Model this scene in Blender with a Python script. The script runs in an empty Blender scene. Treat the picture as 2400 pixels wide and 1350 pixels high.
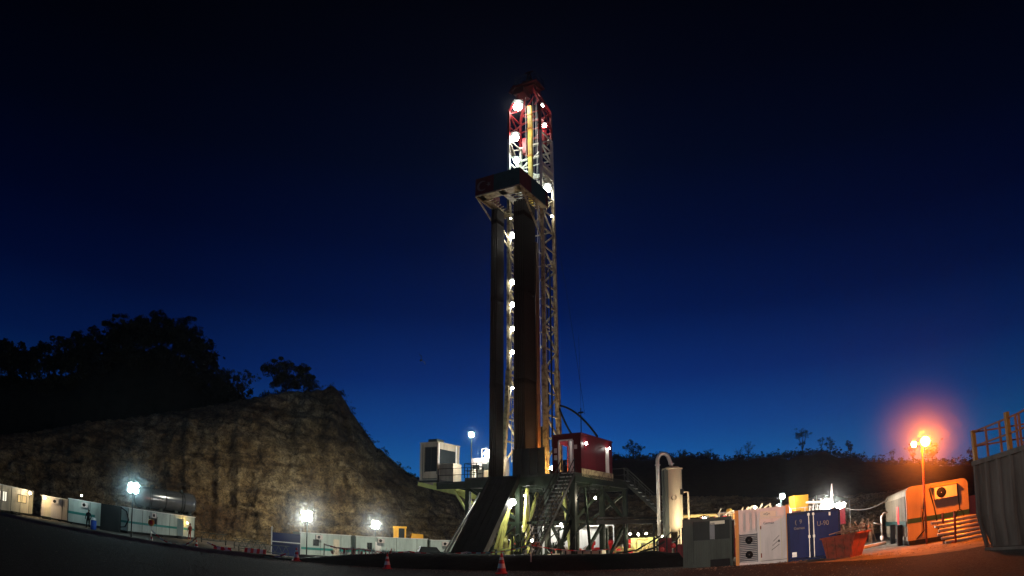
import bpy, math, random
from mathutils import Vector, Matrix, noise
R = math.radians
random.seed(7)
scene = bpy.context.scene
col = scene.collection
V = Vector

# ------------------------------------------------------------------ camera, sky, light
PITCH = 20.3
cam_d = bpy.data.cameras.new("camera")
cam_d.type = 'PANO'
cam_d.panorama_type = 'FISHEYE_EQUISOLID'
cam_d.fisheye_lens = 25.2
cam_d.fisheye_fov = math.pi
cam_d.sensor_width = 36.0
cam_d.sensor_height = 20.25
cam_d.clip_start = 0.1
cam_d.clip_end = 5000
cam = bpy.data.objects.new("camera", cam_d)
col.objects.link(cam)
cam.location = (0, 0, 1.6)
cam.rotation_euler = (R(90 + PITCH), 0, 0)
scene.camera = cam
scene.view_settings.view_transform = 'Standard'
scene.view_settings.look = 'None'
scene.view_settings.exposure = 0
scene.view_settings.gamma = 1
scene.cycles.use_denoising = True
scene.cycles.max_bounces = 6
scene.cycles.diffuse_bounces = 2
scene.cycles.volume_bounces = 0
scene.cycles.sample_clamp_indirect = 2.0
scene.cycles.caustics_reflective = False
scene.cycles.caustics_refractive = False

def srgb(r, g, b):
    return tuple(((c / 255) / 12.92 if c / 255 <= .04045 else ((c / 255 + .055) / 1.055) ** 2.4) for c in (r, g, b)) + (1,)

world = bpy.data.worlds.new("World")
scene.world = world
world.use_nodes = True
wn, wl = world.node_tree.nodes, world.node_tree.links
wn.clear()
w_out = wn.new('ShaderNodeOutputWorld'); w_bg = wn.new('ShaderNodeBackground')
w_tc = wn.new('ShaderNodeTexCoord'); w_sep = wn.new('ShaderNodeSeparateXYZ')
w_rmp = wn.new('ShaderNodeValToRGB'); w_mul = wn.new('ShaderNodeMix'); w_az = wn.new('ShaderNodeValToRGB')
w_mul.data_type = 'RGBA'; w_mul.blend_type = 'MULTIPLY'; w_mul.inputs[0].default_value = 1
wl.new(w_tc.outputs['Generated'], w_sep.inputs[0])
wl.new(w_sep.outputs['Z'], w_rmp.inputs[0])
def ramp(node, stops):
    r = node.color_ramp
    while len(r.elements) > 1: r.elements.remove(r.elements[-1])
    r.elements[0].position = stops[0][0]; r.elements[0].color = stops[0][1]
    for p, c in stops[1:]:
        e = r.elements.new(p); e.color = c
SKY = [(0.0, srgb(28, 116, 182)), (0.09, srgb(22, 98, 170)), (0.15, srgb(15, 70, 145)), (0.22, srgb(8, 43, 112)),
       (0.31, srgb(2, 23, 76)), (0.40, srgb(1, 13, 52)), (0.50, srgb(1, 8, 32)), (0.60, srgb(1, 4, 19)), (0.70, srgb(1, 2, 9)), (1.0, srgb(1, 1, 4))]
ramp(w_rmp, SKY)
mp = wn.new('ShaderNodeMapRange'); mp.inputs[1].default_value = -.75; mp.inputs[2].default_value = .75
wl.new(w_sep.outputs['X'], mp.inputs[0]); wl.new(mp.outputs[0], w_az.inputs[0])
g = lambda v, b=None: (v, v, b or v, 1)
ramp(w_az, [(0, g(.25, .28)), (.18, g(.40, .42)), (.38, g(.82)), (.58, g(1)), (.75, g(.80)), (1, g(.45, .42))])
wl.new(w_rmp.outputs[0], w_mul.inputs['A']); wl.new(w_az.outputs[0], w_mul.inputs['B'])
wl.new(w_mul.outputs['Result'], w_bg.inputs[0]); w_bg.inputs[1].default_value = 1.0
wl.new(w_bg.outputs[0], w_out.inputs[0])

# the yard floodlight that stands behind the photographer and lights the fronts of the near containers
yl_d = bpy.data.lights.new("yard_floodlight", 'SPOT')
yl_d.energy = 30000; yl_d.color = (1, .86, .74); yl_d.spot_size = R(23); yl_d.spot_blend = 1.0; yl_d.shadow_soft_size = .25
yl = bpy.data.objects.new("yard_floodlight", yl_d); col.objects.link(yl)
yl2_d = bpy.data.lights.new('yard_floodlight', 'SPOT'); yl2_d.energy = 5200; yl2_d.color = (1, .88, .78); yl2_d.spot_size = R(44); yl2_d.spot_blend = .9; yl2_d.shadow_soft_size = .25
yl2 = bpy.data.objects.new('yard_floodlight', yl2_d); col.objects.link(yl2); yl2.location = (-4.5, -4, 5); yl2.rotation_euler = (V((13.5, 12, 1.6)) - V((-4.5, -4, 5))).to_track_quat('-Z', 'Y').to_euler()
yl.location = (-4, -4, 5)
yl.rotation_euler = (V((10.3, 31, .9)) - V(yl.location)).to_track_quat('-Z', 'Y').to_euler()

# ------------------------------------------------------------------ materials
def mat(name, c, rough=.7, metal=0, var=.25, vs=1.5, bump=.15, bs=8, c2=None, streak=False):
    m = bpy.data.materials.new(name); m.use_nodes = True
    n, l = m.node_tree.nodes, m.node_tree.links
    b = n['Principled BSDF']; b.inputs['Roughness'].default_value = rough; b.inputs['Specular IOR Level'].default_value = .12 if (max(c) < .12 and not metal) else .3; b.inputs['Metallic'].default_value = metal
    tc = n.new('ShaderNodeTexCoord'); mpn = n.new('ShaderNodeMapping')
    l.new(tc.outputs['Object'], mpn.inputs[0])
    if streak: mpn.inputs['Scale'].default_value = (1, 1, .18)
    nz = n.new('ShaderNodeTexNoise'); nz.inputs['Scale'].default_value = vs; nz.inputs['Detail'].default_value = 7; nz.inputs['Roughness'].default_value = .65
    l.new(mpn.outputs[0], nz.inputs[0])
    rp = n.new('ShaderNodeValToRGB')
    c = tuple(c)
    lo = tuple(c2) if c2 else tuple(x * (1 - var * 1.6) for x in c)
    ramp(rp, [(.32, lo + (1,)), (.55, c + (1,)), (.8, tuple(min(1, x * (1 + var * .5)) for x in c) + (1,))])
    l.new(nz.outputs[0], rp.inputs[0]); l.new(rp.outputs[0], b.inputs['Base Color'])
    if bump:
        n2 = n.new('ShaderNodeTexNoise'); n2.inputs['Scale'].default_value = bs; n2.inputs['Detail'].default_value = 6
        l.new(tc.outputs['Object'], n2.inputs[0])
        bp = n.new('ShaderNodeBump'); bp.inputs['Strength'].default_value = bump; bp.inputs['Distance'].default_value = .1
        l.new(n2.outputs[0], bp.inputs['Height']); l.new(bp.outputs[0], b.inputs['Normal'])
    return m

def glow(name, c, s):
    m = bpy.data.materials.new(name); m.use_nodes = True
    n, l = m.node_tree.nodes, m.node_tree.links
    n.clear(); o = n.new('ShaderNodeOutputMaterial'); e = n.new('ShaderNodeEmission')
    e.inputs[0].default_value = tuple(c) + (1,); e.inputs[1].default_value = s; l.new(e.outputs[0], o.inputs[0])
    return m

M = dict(
    road=mat('asphalt', (.040, .038, .040), .9, var=.55, vs=14, bump=.9, bs=45),
    soil=mat('yard_soil', (.17, .145, .12), .95, var=.45, vs=.7, bump=.8, bs=6),
    shade_black=mat('near_black_shade', (.010, .009, .010), .7, var=.3, vs=1, bump=.6, bs=3),  # near black: the shade on the berm is put into its colour
    grass=mat('dark_scrub', (.020, .022, .014), 1, var=.4, vs=.6, bump=.5, bs=4),
    leaf=mat('leaf', (.022, .026, .014), .8, var=.4, vs=3, bump=0),
    leafb=mat('leaf_dark', (.015, .018, .012), .8, var=.4, vs=3, bump=0),
    bark=mat('bark', (.035, .028, .022), .95, var=.3, vs=4, bump=.5),
    white=mat('white_paint', (.70, .69, .66), .5, var=.13, vs=1.2, bump=.05, streak=True),
    mint=mat('pale_mint_paint', (.40, .48, .45), .55, var=.22, vs=1.2, bump=.06, streak=True),
    beige=mat('beige_paint', (.34, .29, .22), .55, var=.25, vs=1.5, bump=.06, streak=True),
    cream=mat('cream_paint', (.62, .55, .42), .5, var=.15, vs=1.2, bump=.05, streak=True),
    pinkwhite=mat('off_white_paint', (.60, .53, .50), .55, var=.18, vs=1.6, bump=.08, streak=True),
    teal=mat('teal_paint', (.02, .20, .18), .5, var=.15),
    dkteal=mat('dark_teal_paint', (.015, .055, .055), .5, var=.2),
    grey=mat('grey_paint', (.05, .058, .05), .6, var=.3, vs=1.5, streak=True),
    dkgrey=mat('dark_grey_paint', (.02, .023, .022), .6, var=.3, vs=1.5, streak=True),
    tank=mat('grey_tank_steel', (.17, .15, .135), .8, var=.35, vs=.9, c2=(.055, .038, .03), streak=True),
    blue=mat('blue_paint', (.005, .014, .10), .5, var=.25, vs=1.3, streak=True),
    dkblue=mat('deep_blue_paint', (.004, .009, .05), .5, var=.25, vs=1.3),
    orange=mat('orange_paint', (.55, .22, .025), .5, var=.22, vs=2, streak=True),
    amber=mat('amber_paint', (.70, .33, .03), .45, var=.15),
    yellow=mat('yellow_paint', (.72, .50, .10), .45, var=.2, vs=2),
    lime=mat('pale_yellow_green_steel', (.42, .44, .12), .5, var=.2, vs=2),
    green=mat('dark_green_steel', (.010, .016, .010), .5, var=.3, vs=2),
    black=mat('black_steel', (.010, .010, .011), .6, var=.3, vs=2),
    red=mat('red_paint', (.32, .022, .022), .5, var=.25, vs=1.5, streak=True),
    maroon=mat('maroon_paint', (.085, .007, .011), .55, var=.2, vs=1.2, streak=True),
    redbright=mat('signal_red', (.60, .02, .025), .45, var=.12),
    rust=mat('rusty_red_steel', (.24, .045, .025), .75, var=.4, vs=2.5, c2=(.07, .035, .02)),
    brown=mat('rusty_drill_steel', (.20, .085, .030), .55, metal=.3, var=.35, vs=2, streak=True),
    pipe=mat('drill_pipe_steel', (.022, .012, .007), .75, metal=.0, var=.35, vs=1, streak=True),
    steel=mat('galvanised_steel', (.42, .42, .40), .45, metal=.6, var=.15, vs=3),
    mastw=mat('mast_white', (.62, .60, .50), .5, var=.2, vs=2),
    mastr=mat('mast_red', (.20, .010, .014), .5, var=.2, vs=2),
    mastb=mat('mast_worn_tan', (.34, .29, .17), .55, var=.35, vs=2.2, c2=(.07, .03, .015)),
    vessel=mat('vessel_cream', (.60, .50, .33), .45, var=.15, vs=1.5, streak=True),
    tan=mat('tan_pipe', (.55, .42, .16), .5, var=.15),
    rubber=mat('black_rubber', (.012, .012, .012), .7, var=.2),
    wood=mat('weathered_timber', (.30, .17, .11), .8, var=.3, vs=5),
    glass=mat('dark_window_glass', (.02, .024, .026), .12, var=.1, bump=0),
    louvre=mat('louvre_grey', (.13, .135, .145), .5, var=.25),
    dullpink=mat('dull_flag_pink', (.16, .10, .10), .8),  # one even dull pink for the crescent and star
    skin=mat('skin', (.35, .18, .12), .6, var=.1), cloth=mat('dark_workwear', (.012, .012, .014), .9, var=.2),
    clothr=mat('brown_red_workwear', (.25, .05, .03), .9, var=.2),
    hair=mat('dark_hair', (.012, .009, .008), .8, var=.1),
    bluep=mat('blue_plastic', (.02, .07, .35), .4, var=.1),
    interior=mat('cabin_interior', (.65, .50, .25), .8, var=.1),
)

def rockmat():
    m = bpy.data.materials.new('cliff_rock'); m.use_nodes = True
    n, l = m.node_tree.nodes, m.node_tree.links
    b = n['Principled BSDF']; b.inputs['Roughness'].default_value = .95
    tc = n.new('ShaderNodeTexCoord')
    def mapped(sc, rot=(0, 0, 0)):
        mp_ = n.new('ShaderNodeMapping'); mp_.inputs['Rotation'].default_value = rot; mp_.inputs['Scale'].default_value = sc; l.new(tc.outputs['Object'], mp_.inputs[0]); return mp_.outputs[0]
    def nz(sc, det, rough, co):
        a = n.new('ShaderNodeTexNoise'); a.inputs['Scale'].default_value = sc; a.inputs['Detail'].default_value = det; a.inputs['Roughness'].default_value = rough; l.new(co, a.inputs[0]); return a.outputs[0]
    def mul(a, b_):
        mx = n.new('ShaderNodeMix'); mx.data_type = 'RGBA'; mx.blend_type = 'MULTIPLY'; mx.inputs[0].default_value = 1; l.new(a, mx.inputs['A']); l.new(b_, mx.inputs['B']); return mx.outputs['Result']
    def rmp(v, st):
        r = n.new('ShaderNodeValToRGB'); ramp(r, st); l.new(v, r.inputs[0]); return r.outputs[0]
    big = rmp(nz(.11, 5, .6, mapped((1, 1, 1.4))), [(.34, (.12, .072, .036, 1)), (.47, (.27, .195, .10, 1)), (.56, (.36, .28, .16, 1)), (.70, (.42, .36, .24, 1))])
    mid = rmp(nz(.75, 5, .7, mapped((1, 1, .95))), [(.36, (.30, .26, .22, 1)), (.5, (.85, .82, .78, 1)), (.64, (1.25, 1.22, 1.15, 1))])
    fine = rmp(nz(3.4, 4, .75, mapped((1, 1, .95))), [(.36, (.25, .22, .18, 1)), (.5, (.9, .88, .85, 1)), (.66, (1.5, 1.45, 1.35, 1))])
    strat = rmp(nz(.5, 4, .65, mapped((.14, .14, 1.5), (0, R(9), R(4)))), [(.36, (.45, .40, .34, 1)), (.48, (1, 1, 1, 1)), (.7, (1.1, 1.08, 1.0, 1))])
    l.new(mul(mul(mul(big, mid), fine), strat), b.inputs['Base Color'])
    vv = n.new('ShaderNodeTexVoronoi'); vv.inputs['Scale'].default_value = 1.3; l.new(mapped((1, 1, .6)), vv.inputs[0])
    ad = n.new('ShaderNodeMath'); ad.operation = 'ADD'; l.new(nz(2.6, 5, .8, tc.outputs['Object']), ad.inputs[0]); l.new(vv.outputs[0], ad.inputs[1])
    bp = n.new('ShaderNodeBump'); bp.inputs['Strength'].default_value = .9; bp.inputs['Distance'].default_value = .35
    l.new(ad.outputs[0], bp.inputs['Height']); l.new(bp.outputs[0], b.inputs['Normal'])
    return m
M['rock'] = rockmat()

# ------------------------------------------------------------------ mesh builder
class MB:
    def __init__(s): s.v = []; s.f = []; s.sm = []; s.p = []
    def add(s, vs, fs, smooth=False):
        s.p.append((len(s.v), len(s.f)))
        o = len(s.v); s.v += [tuple(p) for p in vs]; s.f += [tuple(i + o for i in f) for f in fs]; s.sm += [smooth] * len(fs); return s
    def box(s, x0, x1, y0, y1, z0, z1):
        return s.add([(x0, y0, z0), (x1, y0, z0), (x1, y1, z0), (x0, y1, z0), (x0, y0, z1), (x1, y0, z1), (x1, y1, z1), (x0, y1, z1)],
                     [(0, 3, 2, 1), (4, 5, 6, 7), (0, 1, 5, 4), (1, 2, 6, 5), (2, 3, 7, 6), (3, 0, 4, 7)])
    def cb(s, c, sx, sy, sz):
        return s.box(c[0] - sx / 2, c[0] + sx / 2, c[1] - sy / 2, c[1] + sy / 2, c[2] - sz / 2, c[2] + sz / 2)
    def frame(s, d):
        d = d.normalized(); a = V((0, 0, 1)) if abs(d.z) < .95 else V((1, 0, 0))
        x = d.cross(a).normalized(); return x, x.cross(d).normalized()
    def bar(s, p, q, w, h=None):
        p, q = V(p), V(q); h = h or w; x, y = s.frame(q - p); x *= w / 2; y *= h / 2
        vs = [p - x - y, p + x - y, p + x + y, p - x + y, q - x - y, q + x - y, q + x + y, q - x + y]
        return s.add(vs, [(0, 3, 2, 1), (4, 5, 6, 7), (0, 1, 5, 4), (1, 2, 6, 5), (2, 3, 7, 6), (3, 0, 4, 7)])
    def tube(s, pts, r, n=8, cap=True):
        pts = [V(p) for p in pts]; rs = r if isinstance(r, (list, tuple)) else [r] * len(pts)
        vs = []; x0 = None
        for i, p in enumerate(pts):
            d = (pts[min(i + 1, len(pts) - 1)] - pts[max(i - 1, 0)]).normalized()
            if x0 is None: x0, _ = s.frame(d)
            x = (x0 - d * x0.dot(d)); x = x.normalized() if x.length > 1e-6 else s.frame(d)[0]
            x0 = x; y = d.cross(x)
            vs += [p + (x * math.cos(2 * math.pi * k / n) + y * math.sin(2 * math.pi * k / n)) * rs[i] for k in range(n)]
        fs = []
        for i in range(len(pts) - 1):
            for k in range(n): fs.append((i * n + k, i * n + (k + 1) % n, (i + 1) * n + (k + 1) % n, (i + 1) * n + k))
        o = len(s.v); s.add(vs, fs, True)
        if cap:
            s.f += [tuple(o + k for k in reversed(range(n))), tuple(o + (len(pts) - 1) * n + k for k in range(n))]; s.sm += [False, False]
        return s
    def lathe(s, prof, c=(0, 0, 0), n=16, axis='z'):
        vs = []
        for (r, h) in prof:
            for k in range(n):
                a = 2 * math.pi * k / n; p = (r * math.cos(a), r * math.sin(a), h)
                if axis == 'x': p = (h, p[0], p[1])
                if axis == 'y': p = (p[0], h, p[1])
                vs.append((p[0] + c[0], p[1] + c[1], p[2] + c[2]))
        fs = [(i * n + k, i * n + (k + 1) % n, (i + 1) * n + (k + 1) % n, (i + 1) * n + k) for i in range(len(prof) - 1) for k in range(n)]
        return s.add(vs, fs, True)
    def ball(s, c, r, n=12, m=8, sz=1):
        return s.lathe([(r * math.sin(math.pi * i / m) + 1e-4, -r * sz * math.cos(math.pi * i / m)) for i in range(m + 1)], c, n)
    def prism(s, poly, y0, y1):   # poly in xz, extruded along y
        n = len(poly); vs = [(x, y0, z) for x, z in poly] + [(x, y1, z) for x, z in poly]
        fs = [tuple(range(n)), tuple(reversed(range(n, 2 * n)))] + [(i, i + n, (i + 1) % n + n, (i + 1) % n) for i in range(n)]
        return s.add(vs, fs)
    def each(s, name, m, parent=None, loc=None):   # one object for every piece added
        ends = s.p[1:] + [(len(s.v), len(s.f))]; r = []
        for (a, b), (c, d) in zip(s.p, ends):
            q = MB(); q.v = s.v[a:c]; q.f = [tuple(i - a for i in f) for f in s.f[b:d]]; q.sm = s.sm[b:d]; r.append(q.build(name, m, parent, loc))
        return r
    def build(s, name, m, parent=None, loc=None):
        me = bpy.data.meshes.new(name); me.from_pydata(s.v, [], s.f); me.polygons.foreach_set('use_smooth', s.sm); me.update()
        me.materials.append(m if not isinstance(m, str) else M[m])
        o = bpy.data.objects.new(name, me); col.objects.link(o)
        if parent: o.parent = parent
        if loc: o.location = loc
        return o

def tag(o, label=None, cat=None, group=None, kind=None):
    if label: o['label'] = label
    if cat: o['category'] = cat
    if group: o['group'] = group
    if kind: o['kind'] = kind
    return o
def thing(name, label, cat, loc=(0, 0, 0), rz=0, group=None):
    o = bpy.data.objects.new(name, None); col.objects.link(o); o.location = loc; o.rotation_euler = (0, 0, rz); o.empty_display_size = .3
    return tag(o, label, cat, group)
def copy_tree(o, parent=None):
    c = o.copy(); col.objects.link(c)
    if parent: c.parent = parent
    for ch in list(o.children): copy_tree(ch, c)
    return c
def along(A, B):  # rotation so that local +x runs from A to B
    return math.atan2(B[1] - A[1], B[0] - A[0])
def text(s, size, m, parent, loc, rot, depth=.012, name='lettering', sx=1):
    c = bpy.data.curves.new(name, 'FONT'); c.body = s; c.size = size; c.extrude = depth; c.align_x = 'CENTER'; c.align_y = 'CENTER'; c.offset = size * .012
    c.materials.append(M[m]); tmp = bpy.data.objects.new(name, c); col.objects.link(tmp); bpy.context.view_layer.update()
    me = bpy.data.meshes.new_from_object(tmp.evaluated_get(bpy.context.evaluated_depsgraph_get())); bpy.data.objects.remove(tmp)
    o = bpy.data.objects.new(name, me); col.objects.link(o); o.parent = parent; o.location = loc; o.rotation_euler = rot; o.scale = (sx, 1, 1)
    return o

# ------------------------------------------------------------------ ground, road, berm
def sm(a, b, x):
    t = max(0, min(1, (x - a) / (b - a))); return t * t * (3 - 2 * t)
def edgeY(X):
    return 37.5 if X < -5 else 37.5 - 1.5 * sm(-5, 6, X) - 0 * X
def pad_z(X):      # height of the yard floor beyond the road edge
    return -.4 - .6 * sm(-34, -20, X)
def gz(X, Y):
    e = edgeY(X)
    right = sm(6.5, 9.5, X) * (1 - sm(44, 52, Y))
    k = sm(e - .3, e + 5, Y) * (1 - right)
    return pad_z(X) * k + .05 * noise.noise(V((X * .15, Y * .15, 0))) * sm(6, 30, Y)
def grid(name, xs, ys, zf, m, kind='structure', label=None):
    mb = MB(); nx, ny = len(xs), len(ys)
    mb.add([(x, y, zf(x, y)) for y in ys for x in xs], [(j * nx + i, j * nx + i + 1, (j + 1) * nx + i + 1, (j + 1) * nx + i) for j in range(ny - 1) for i in range(nx - 1)], True)
    o = mb.build(name, m); o['kind'] = kind
    if label: o['label'] = label
    return o
def lin(a, b, n): return [a + (b - a) * i / (n - 1) for i in range(n)]
grid('ground', lin(-900, -70, 12)[:-1] + lin(-70, 70, 141) + lin(70, 900, 12)[1:], [-300, -100, -30, -5] + lin(5, 120, 116) + lin(125, 1500, 30)[1:],
     lambda x, y: gz(x, y), 'soil')
# the road sheet lies 2 cm above the ground
rxs = lin(-90, 26, 150)
def road_sheet():
    mb = MB(); rows = 60; vs = []
    for j in range(rows):
        t = j / (rows - 1)
        for x in rxs:
            far = edgeY(x) - .7 + .25 * noise.noise(V((x * .5, 3, 0))) - 3.2 * sm(6, 9, x) - 6.0 * sm(10.5, 12.5, x) - 6.5 * sm(11.5, 14.5, x)
            y = -40 + (far + 40) * t
            vs.append((x, y, gz(x, y) + .03))
    n = len(rxs)
    mb.add(vs, [(j * n + i, j * n + i + 1, (j + 1) * n + i + 1, (j + 1) * n + i) for j in range(rows - 1) for i in range(n - 1)], True)
    o = mb.build('road', 'road'); o['kind'] = 'structure'; o['label'] = 'dark asphalt yard road in the foreground'
road_sheet()

def ridge_line(name, pts, hfun, w, m, label, cat, kind=None, seed=0):
    mb = MB(); prof = 9; vs = []; N = len(pts)
    for i, p in enumerate(pts):
        a = pts[max(0, i - 1)]; b = pts[min(N - 1, i + 1)]; d = V((b[0] - a[0], b[1] - a[1])).normalized(); nrm = V((d.y, -d.x))
        for k in range(prof):
            t = k / (prof - 1) * 2 - 1; h = hfun(i / (N - 1)) * math.cos(t * math.pi / 2) ** .8 if abs(t) < 1 else -.15
            jx = .12 * noise.noise(V((p[0] * 1.3, k * .9, seed)))
            x, y = p[0] + nrm.x * t * w, p[1] + nrm.y * t * w
            vs.append((x + jx, y, gz(x, y) + h * (1 + (.07 if m == 'shade_black' else .3) * noise.noise(V((p[0] * .8, p[1], k * .5 + seed))))))
    mb.add(vs, [(i * prof + k, i * prof + k + 1, (i + 1) * prof + k + 1, (i + 1) * prof + k) for i in range(N - 1) for k in range(prof - 1)], True)
    o = mb.build(name, m); tag(o, label, cat, kind=kind); return o
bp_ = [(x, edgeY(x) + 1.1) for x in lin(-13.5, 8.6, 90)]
ridge_line('berm', bp_, lambda t: (.18 + .80 * sm(.02, .35, t)) * (1 - .25 * sm(.93, 1, t)), 1.7, 'shade_black', 'low black berm between the road and the sunken rig pad', None, 'structure')
bp2 = [(x, edgeY(x) + .5) for x in lin(-60, -13.5, 100)]
ridge_line('verge', bp2, lambda t: .14 + .14 * t, .8, 'soil', 'low earth verge along the far side of the road', None, 'structure', 3)

# ------------------------------------------------------------------ cliff, hills
AZ = math.radians
def pol(az, D, z=0): return V((D * math.sin(AZ(az)), D * math.cos(AZ(az)), z))
def interp(tab, x):
    if x <= tab[0][0]: return tab[0][1]
    for (a, b), (c, d) in zip(tab, tab[1:]):
        if x <= c: return b + (d - b) * (x - a) / (c - a)
    return tab[-1][1]
def smooth_i(tab, x): return (interp(tab, x - .6) + interp(tab, x) + interp(tab, x + .6)) / 3
# crest elevation of the quarried face (degrees above eye level) by azimuth, distance of its toe, setback of the crest
CREST = [(-60, 1.5), (-46, 3.0), (-41.7, 4.15), (-38.2, 5.2), (-34.7, 6.5), (-31.2, 7.4), (-27.8, 8.4), (-24.3, 9.4), (-20.9, 10.4), (-18.1, 11.2), (-16.0, 11.4), (-15.3, 11.6), (-14.75, 12.0), (-14.1, 11.5), (-13.2, 10.2), (-12.0, 8.7), (-11, 7.4), (-8.9, 5.8), (-7.5, 4.9), (-6.1, 4.5), (-4.7, 4.1), (-3.7, 3.7), (1.3, 3.9), (6.8, 3.8), (11.9, 3.3), (17, 2.9), (24, 2.1), (30, 1.8), (45, 1.8)]
TOE = [(-60, 84), (-42, 88), (-30, 97), (-20, 96), (-12, 100), (-6, 106), (0, 112), (10, 112), (20, 110), (45, 100)]
SETB = [(-60, 12), (-30, 12), (-20, 12), (-14, 13), (-8, 14), (0, 14), (45, 14)]
def cliff():
    azs = lin(-62, 34, 760); rows = 110; vs = []
    for j in range(rows):
        t = j / (rows - 1)
        for az in azs:
            toe = interp(TOE, az); sb = interp(SETB, az)
            D1 = toe + sb; e = interp(CREST, az) + .16 * noise.noise(V((az * 1.6, 0, 5))) + .10 * noise.noise(V((az * 5, 0, 5))) + .07 * noise.noise(V((az * 13, 0, 9)))
            ztop = 1.6 + D1 * math.tan(AZ(e)); zb = pad_z(-30) - 1.2
            # face: steep, with a bench two thirds up, then a rounded plateau behind the crest
            if t < .8:
                q = t / .8
                prof_z = q; prof_d = q * .55 + .10 * sm(.58, .64, q) + .35 * q ** 6
                z = zb + (ztop - zb) * prof_z; D = toe + sb * prof_d
                amp = 1.3 * math.sin(math.pi * min(1, q * 1.02)) ** .5
                p = pol(az, D, z)
                dn = noise.fractal(V((p.x * .16, p.y * .16, p.z * .22)), 1.0, 2.1, 6) * 1.7 + .7 * noise.noise(V((p.x * .9, p.y * .9, p.z * .35)))
                gul = abs(noise.noise(V((az * .55, .3, z * .03)))) * 2.4
                w_ = noise.voronoi(V((p.x * .42, p.y * .42, p.z * .75)))[0]
                led = (z * .55 + noise.noise(V((p.x * .05, p.y * .05, 3))) * 3) % 1.0
                D += (dn + gul - .5) * amp + min(1, amp) * (.9 * (w_[1] - w_[0]) - .4 + .45 * led)
                z += min(1, amp) * .25 * noise.noise(V((p.x * 1.1, p.y * 1.1, p.z)))
            else:
                q = (t - .8) / .2
                D = D1 + q * 40; z = ztop - 1.2 * q + .4 * noise.noise(V((az * .8, q * 3, 1))) * (1 if q > 0 else 0)
                if az > -16 : z -= q * 6
            vs.append(pol(az, D, z))
    n = len(azs); mb = MB()
    mb.add(vs, [(j * n + i, j * n + i + 1, (j + 1) * n + i + 1, (j + 1) * n + i) for j in range(rows - 1) for i in range(n - 1)], True)
    o = mb.build('cliff', 'rock'); tag(o, 'quarried brown rock face behind the yard', None, kind='structure')
cliff()
rub = MB(); rr = random.Random(77)
for _ in range(1500):
    az = rr.uniform(-44, 14); D = interp(TOE, az) - 1.5 + abs(rr.gauss(0, 1.6)); r = .1 + .55 * rr.random() ** 3; c = pol(az, D, pad_z(-20) + r * .2 + max(0, D - interp(TOE, az)) * .5)
    q = [V((rr.uniform(.6, 1.2) * sx * r, rr.uniform(.6, 1.2) * sy * r, rr.uniform(.5, 1) * sz * r)) + c for sx in (-1, 1) for sy in (-1, 1) for sz in (-1, 1)]
    rub.add(q, [(0, 1, 3, 2), (4, 6, 7, 5), (0, 4, 5, 1), (2, 3, 7, 6), (0, 2, 6, 4), (1, 5, 7, 3)])
tag(rub.build('rubble', 'rock'), 'fallen rubble along the foot of the rock face', kind='stuff')

HILL = [(-70, 10), (-50, 10.8), (-42.8, 10.9), (-40.6, 11.5), (-39.4, 11.1), (-37.4, 12.3), (-36.4, 11.8), (-35.8, 13.1), (-34.6, 13.6), (-32.3, 15.0), (-30.5, 15.3), (-28.4, 15.8), (-27.2, 15.3), (-25.6, 14.2), (-24.8, 12.9), (-22.8, 11.6), (-21.3, 10.8), (-18, 10.2)]
def hill(name, tab, D0, D1, a0, a1, m, label, drop=12):
    azs = lin(a0, a1, 260); rows = 22; vs = []
    for j in range(rows):
        t = j / (rows - 1)
        for az in azs:
            e = smooth_i(tab, az); zt = 1.6 + D1 * math.tan(AZ(e)) + .9 * noise.noise(V((az * .7, 2, 2))) + .35 * noise.noise(V((az * 3, 2, 2)))
            if t < .75:
                q = t / .75; D = D0 + (D1 - D0) * q; zb = -3 if drop > 20 else 5
                z = zb + (zt - zb) * math.sin(q * math.pi / 2) ** 1.1 + .7 * noise.fractal(V((az * .3, q * 6, 1)), 1, 2, 4) * math.sin(q * math.pi)
            else:
                q = (t - .75) / .25; D = D1 + q * 60; z = zt - q * q * drop
            vs.append(pol(az, D, z))
    n = len(azs); mb = MB()
    mb.add(vs, [(j * n + i, j * n + i + 1, (j + 1) * n + i + 1, (j + 1) * n + i) for j in range(rows - 1) for i in range(n - 1)], True)
    tag(mb.build(name, m), label, None, kind='structure')
hill('hills', [(a, e - 2.6 if a < -24 else e - 1.2) for a, e in HILL], 104, 132, -72, -17, 'grass', 'black wooded hill rising above the rock face')
RIDGE = [(-20, 3), (-4, 4.2), (2, 5.6), (6, 6.2), (8.5, 6.4), (10.2, 6.2), (12.3, 6.2), (14.3, 6.15), (15.7, 5.9), (17.1, 5.6), (17.8, 5.45), (18.8, 5.6), (20.5, 5.55), (22.9, 5.4), (24, 5.6), (25.7, 5.3), (27.4, 4.7), (29.1, 4.15), (30.2, 3.85), (31.9, 3.7), (34.4, 3.2), (37.2, 2.7), (41.4, 2.05), (50, 1.2), (70, 1.0)]
hill('ridge', [(a, e - .1) for a, e in RIDGE], 130, 210, -20, 66, 'grass', 'long black scrub covered ridge on the skyline', drop=25)

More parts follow.
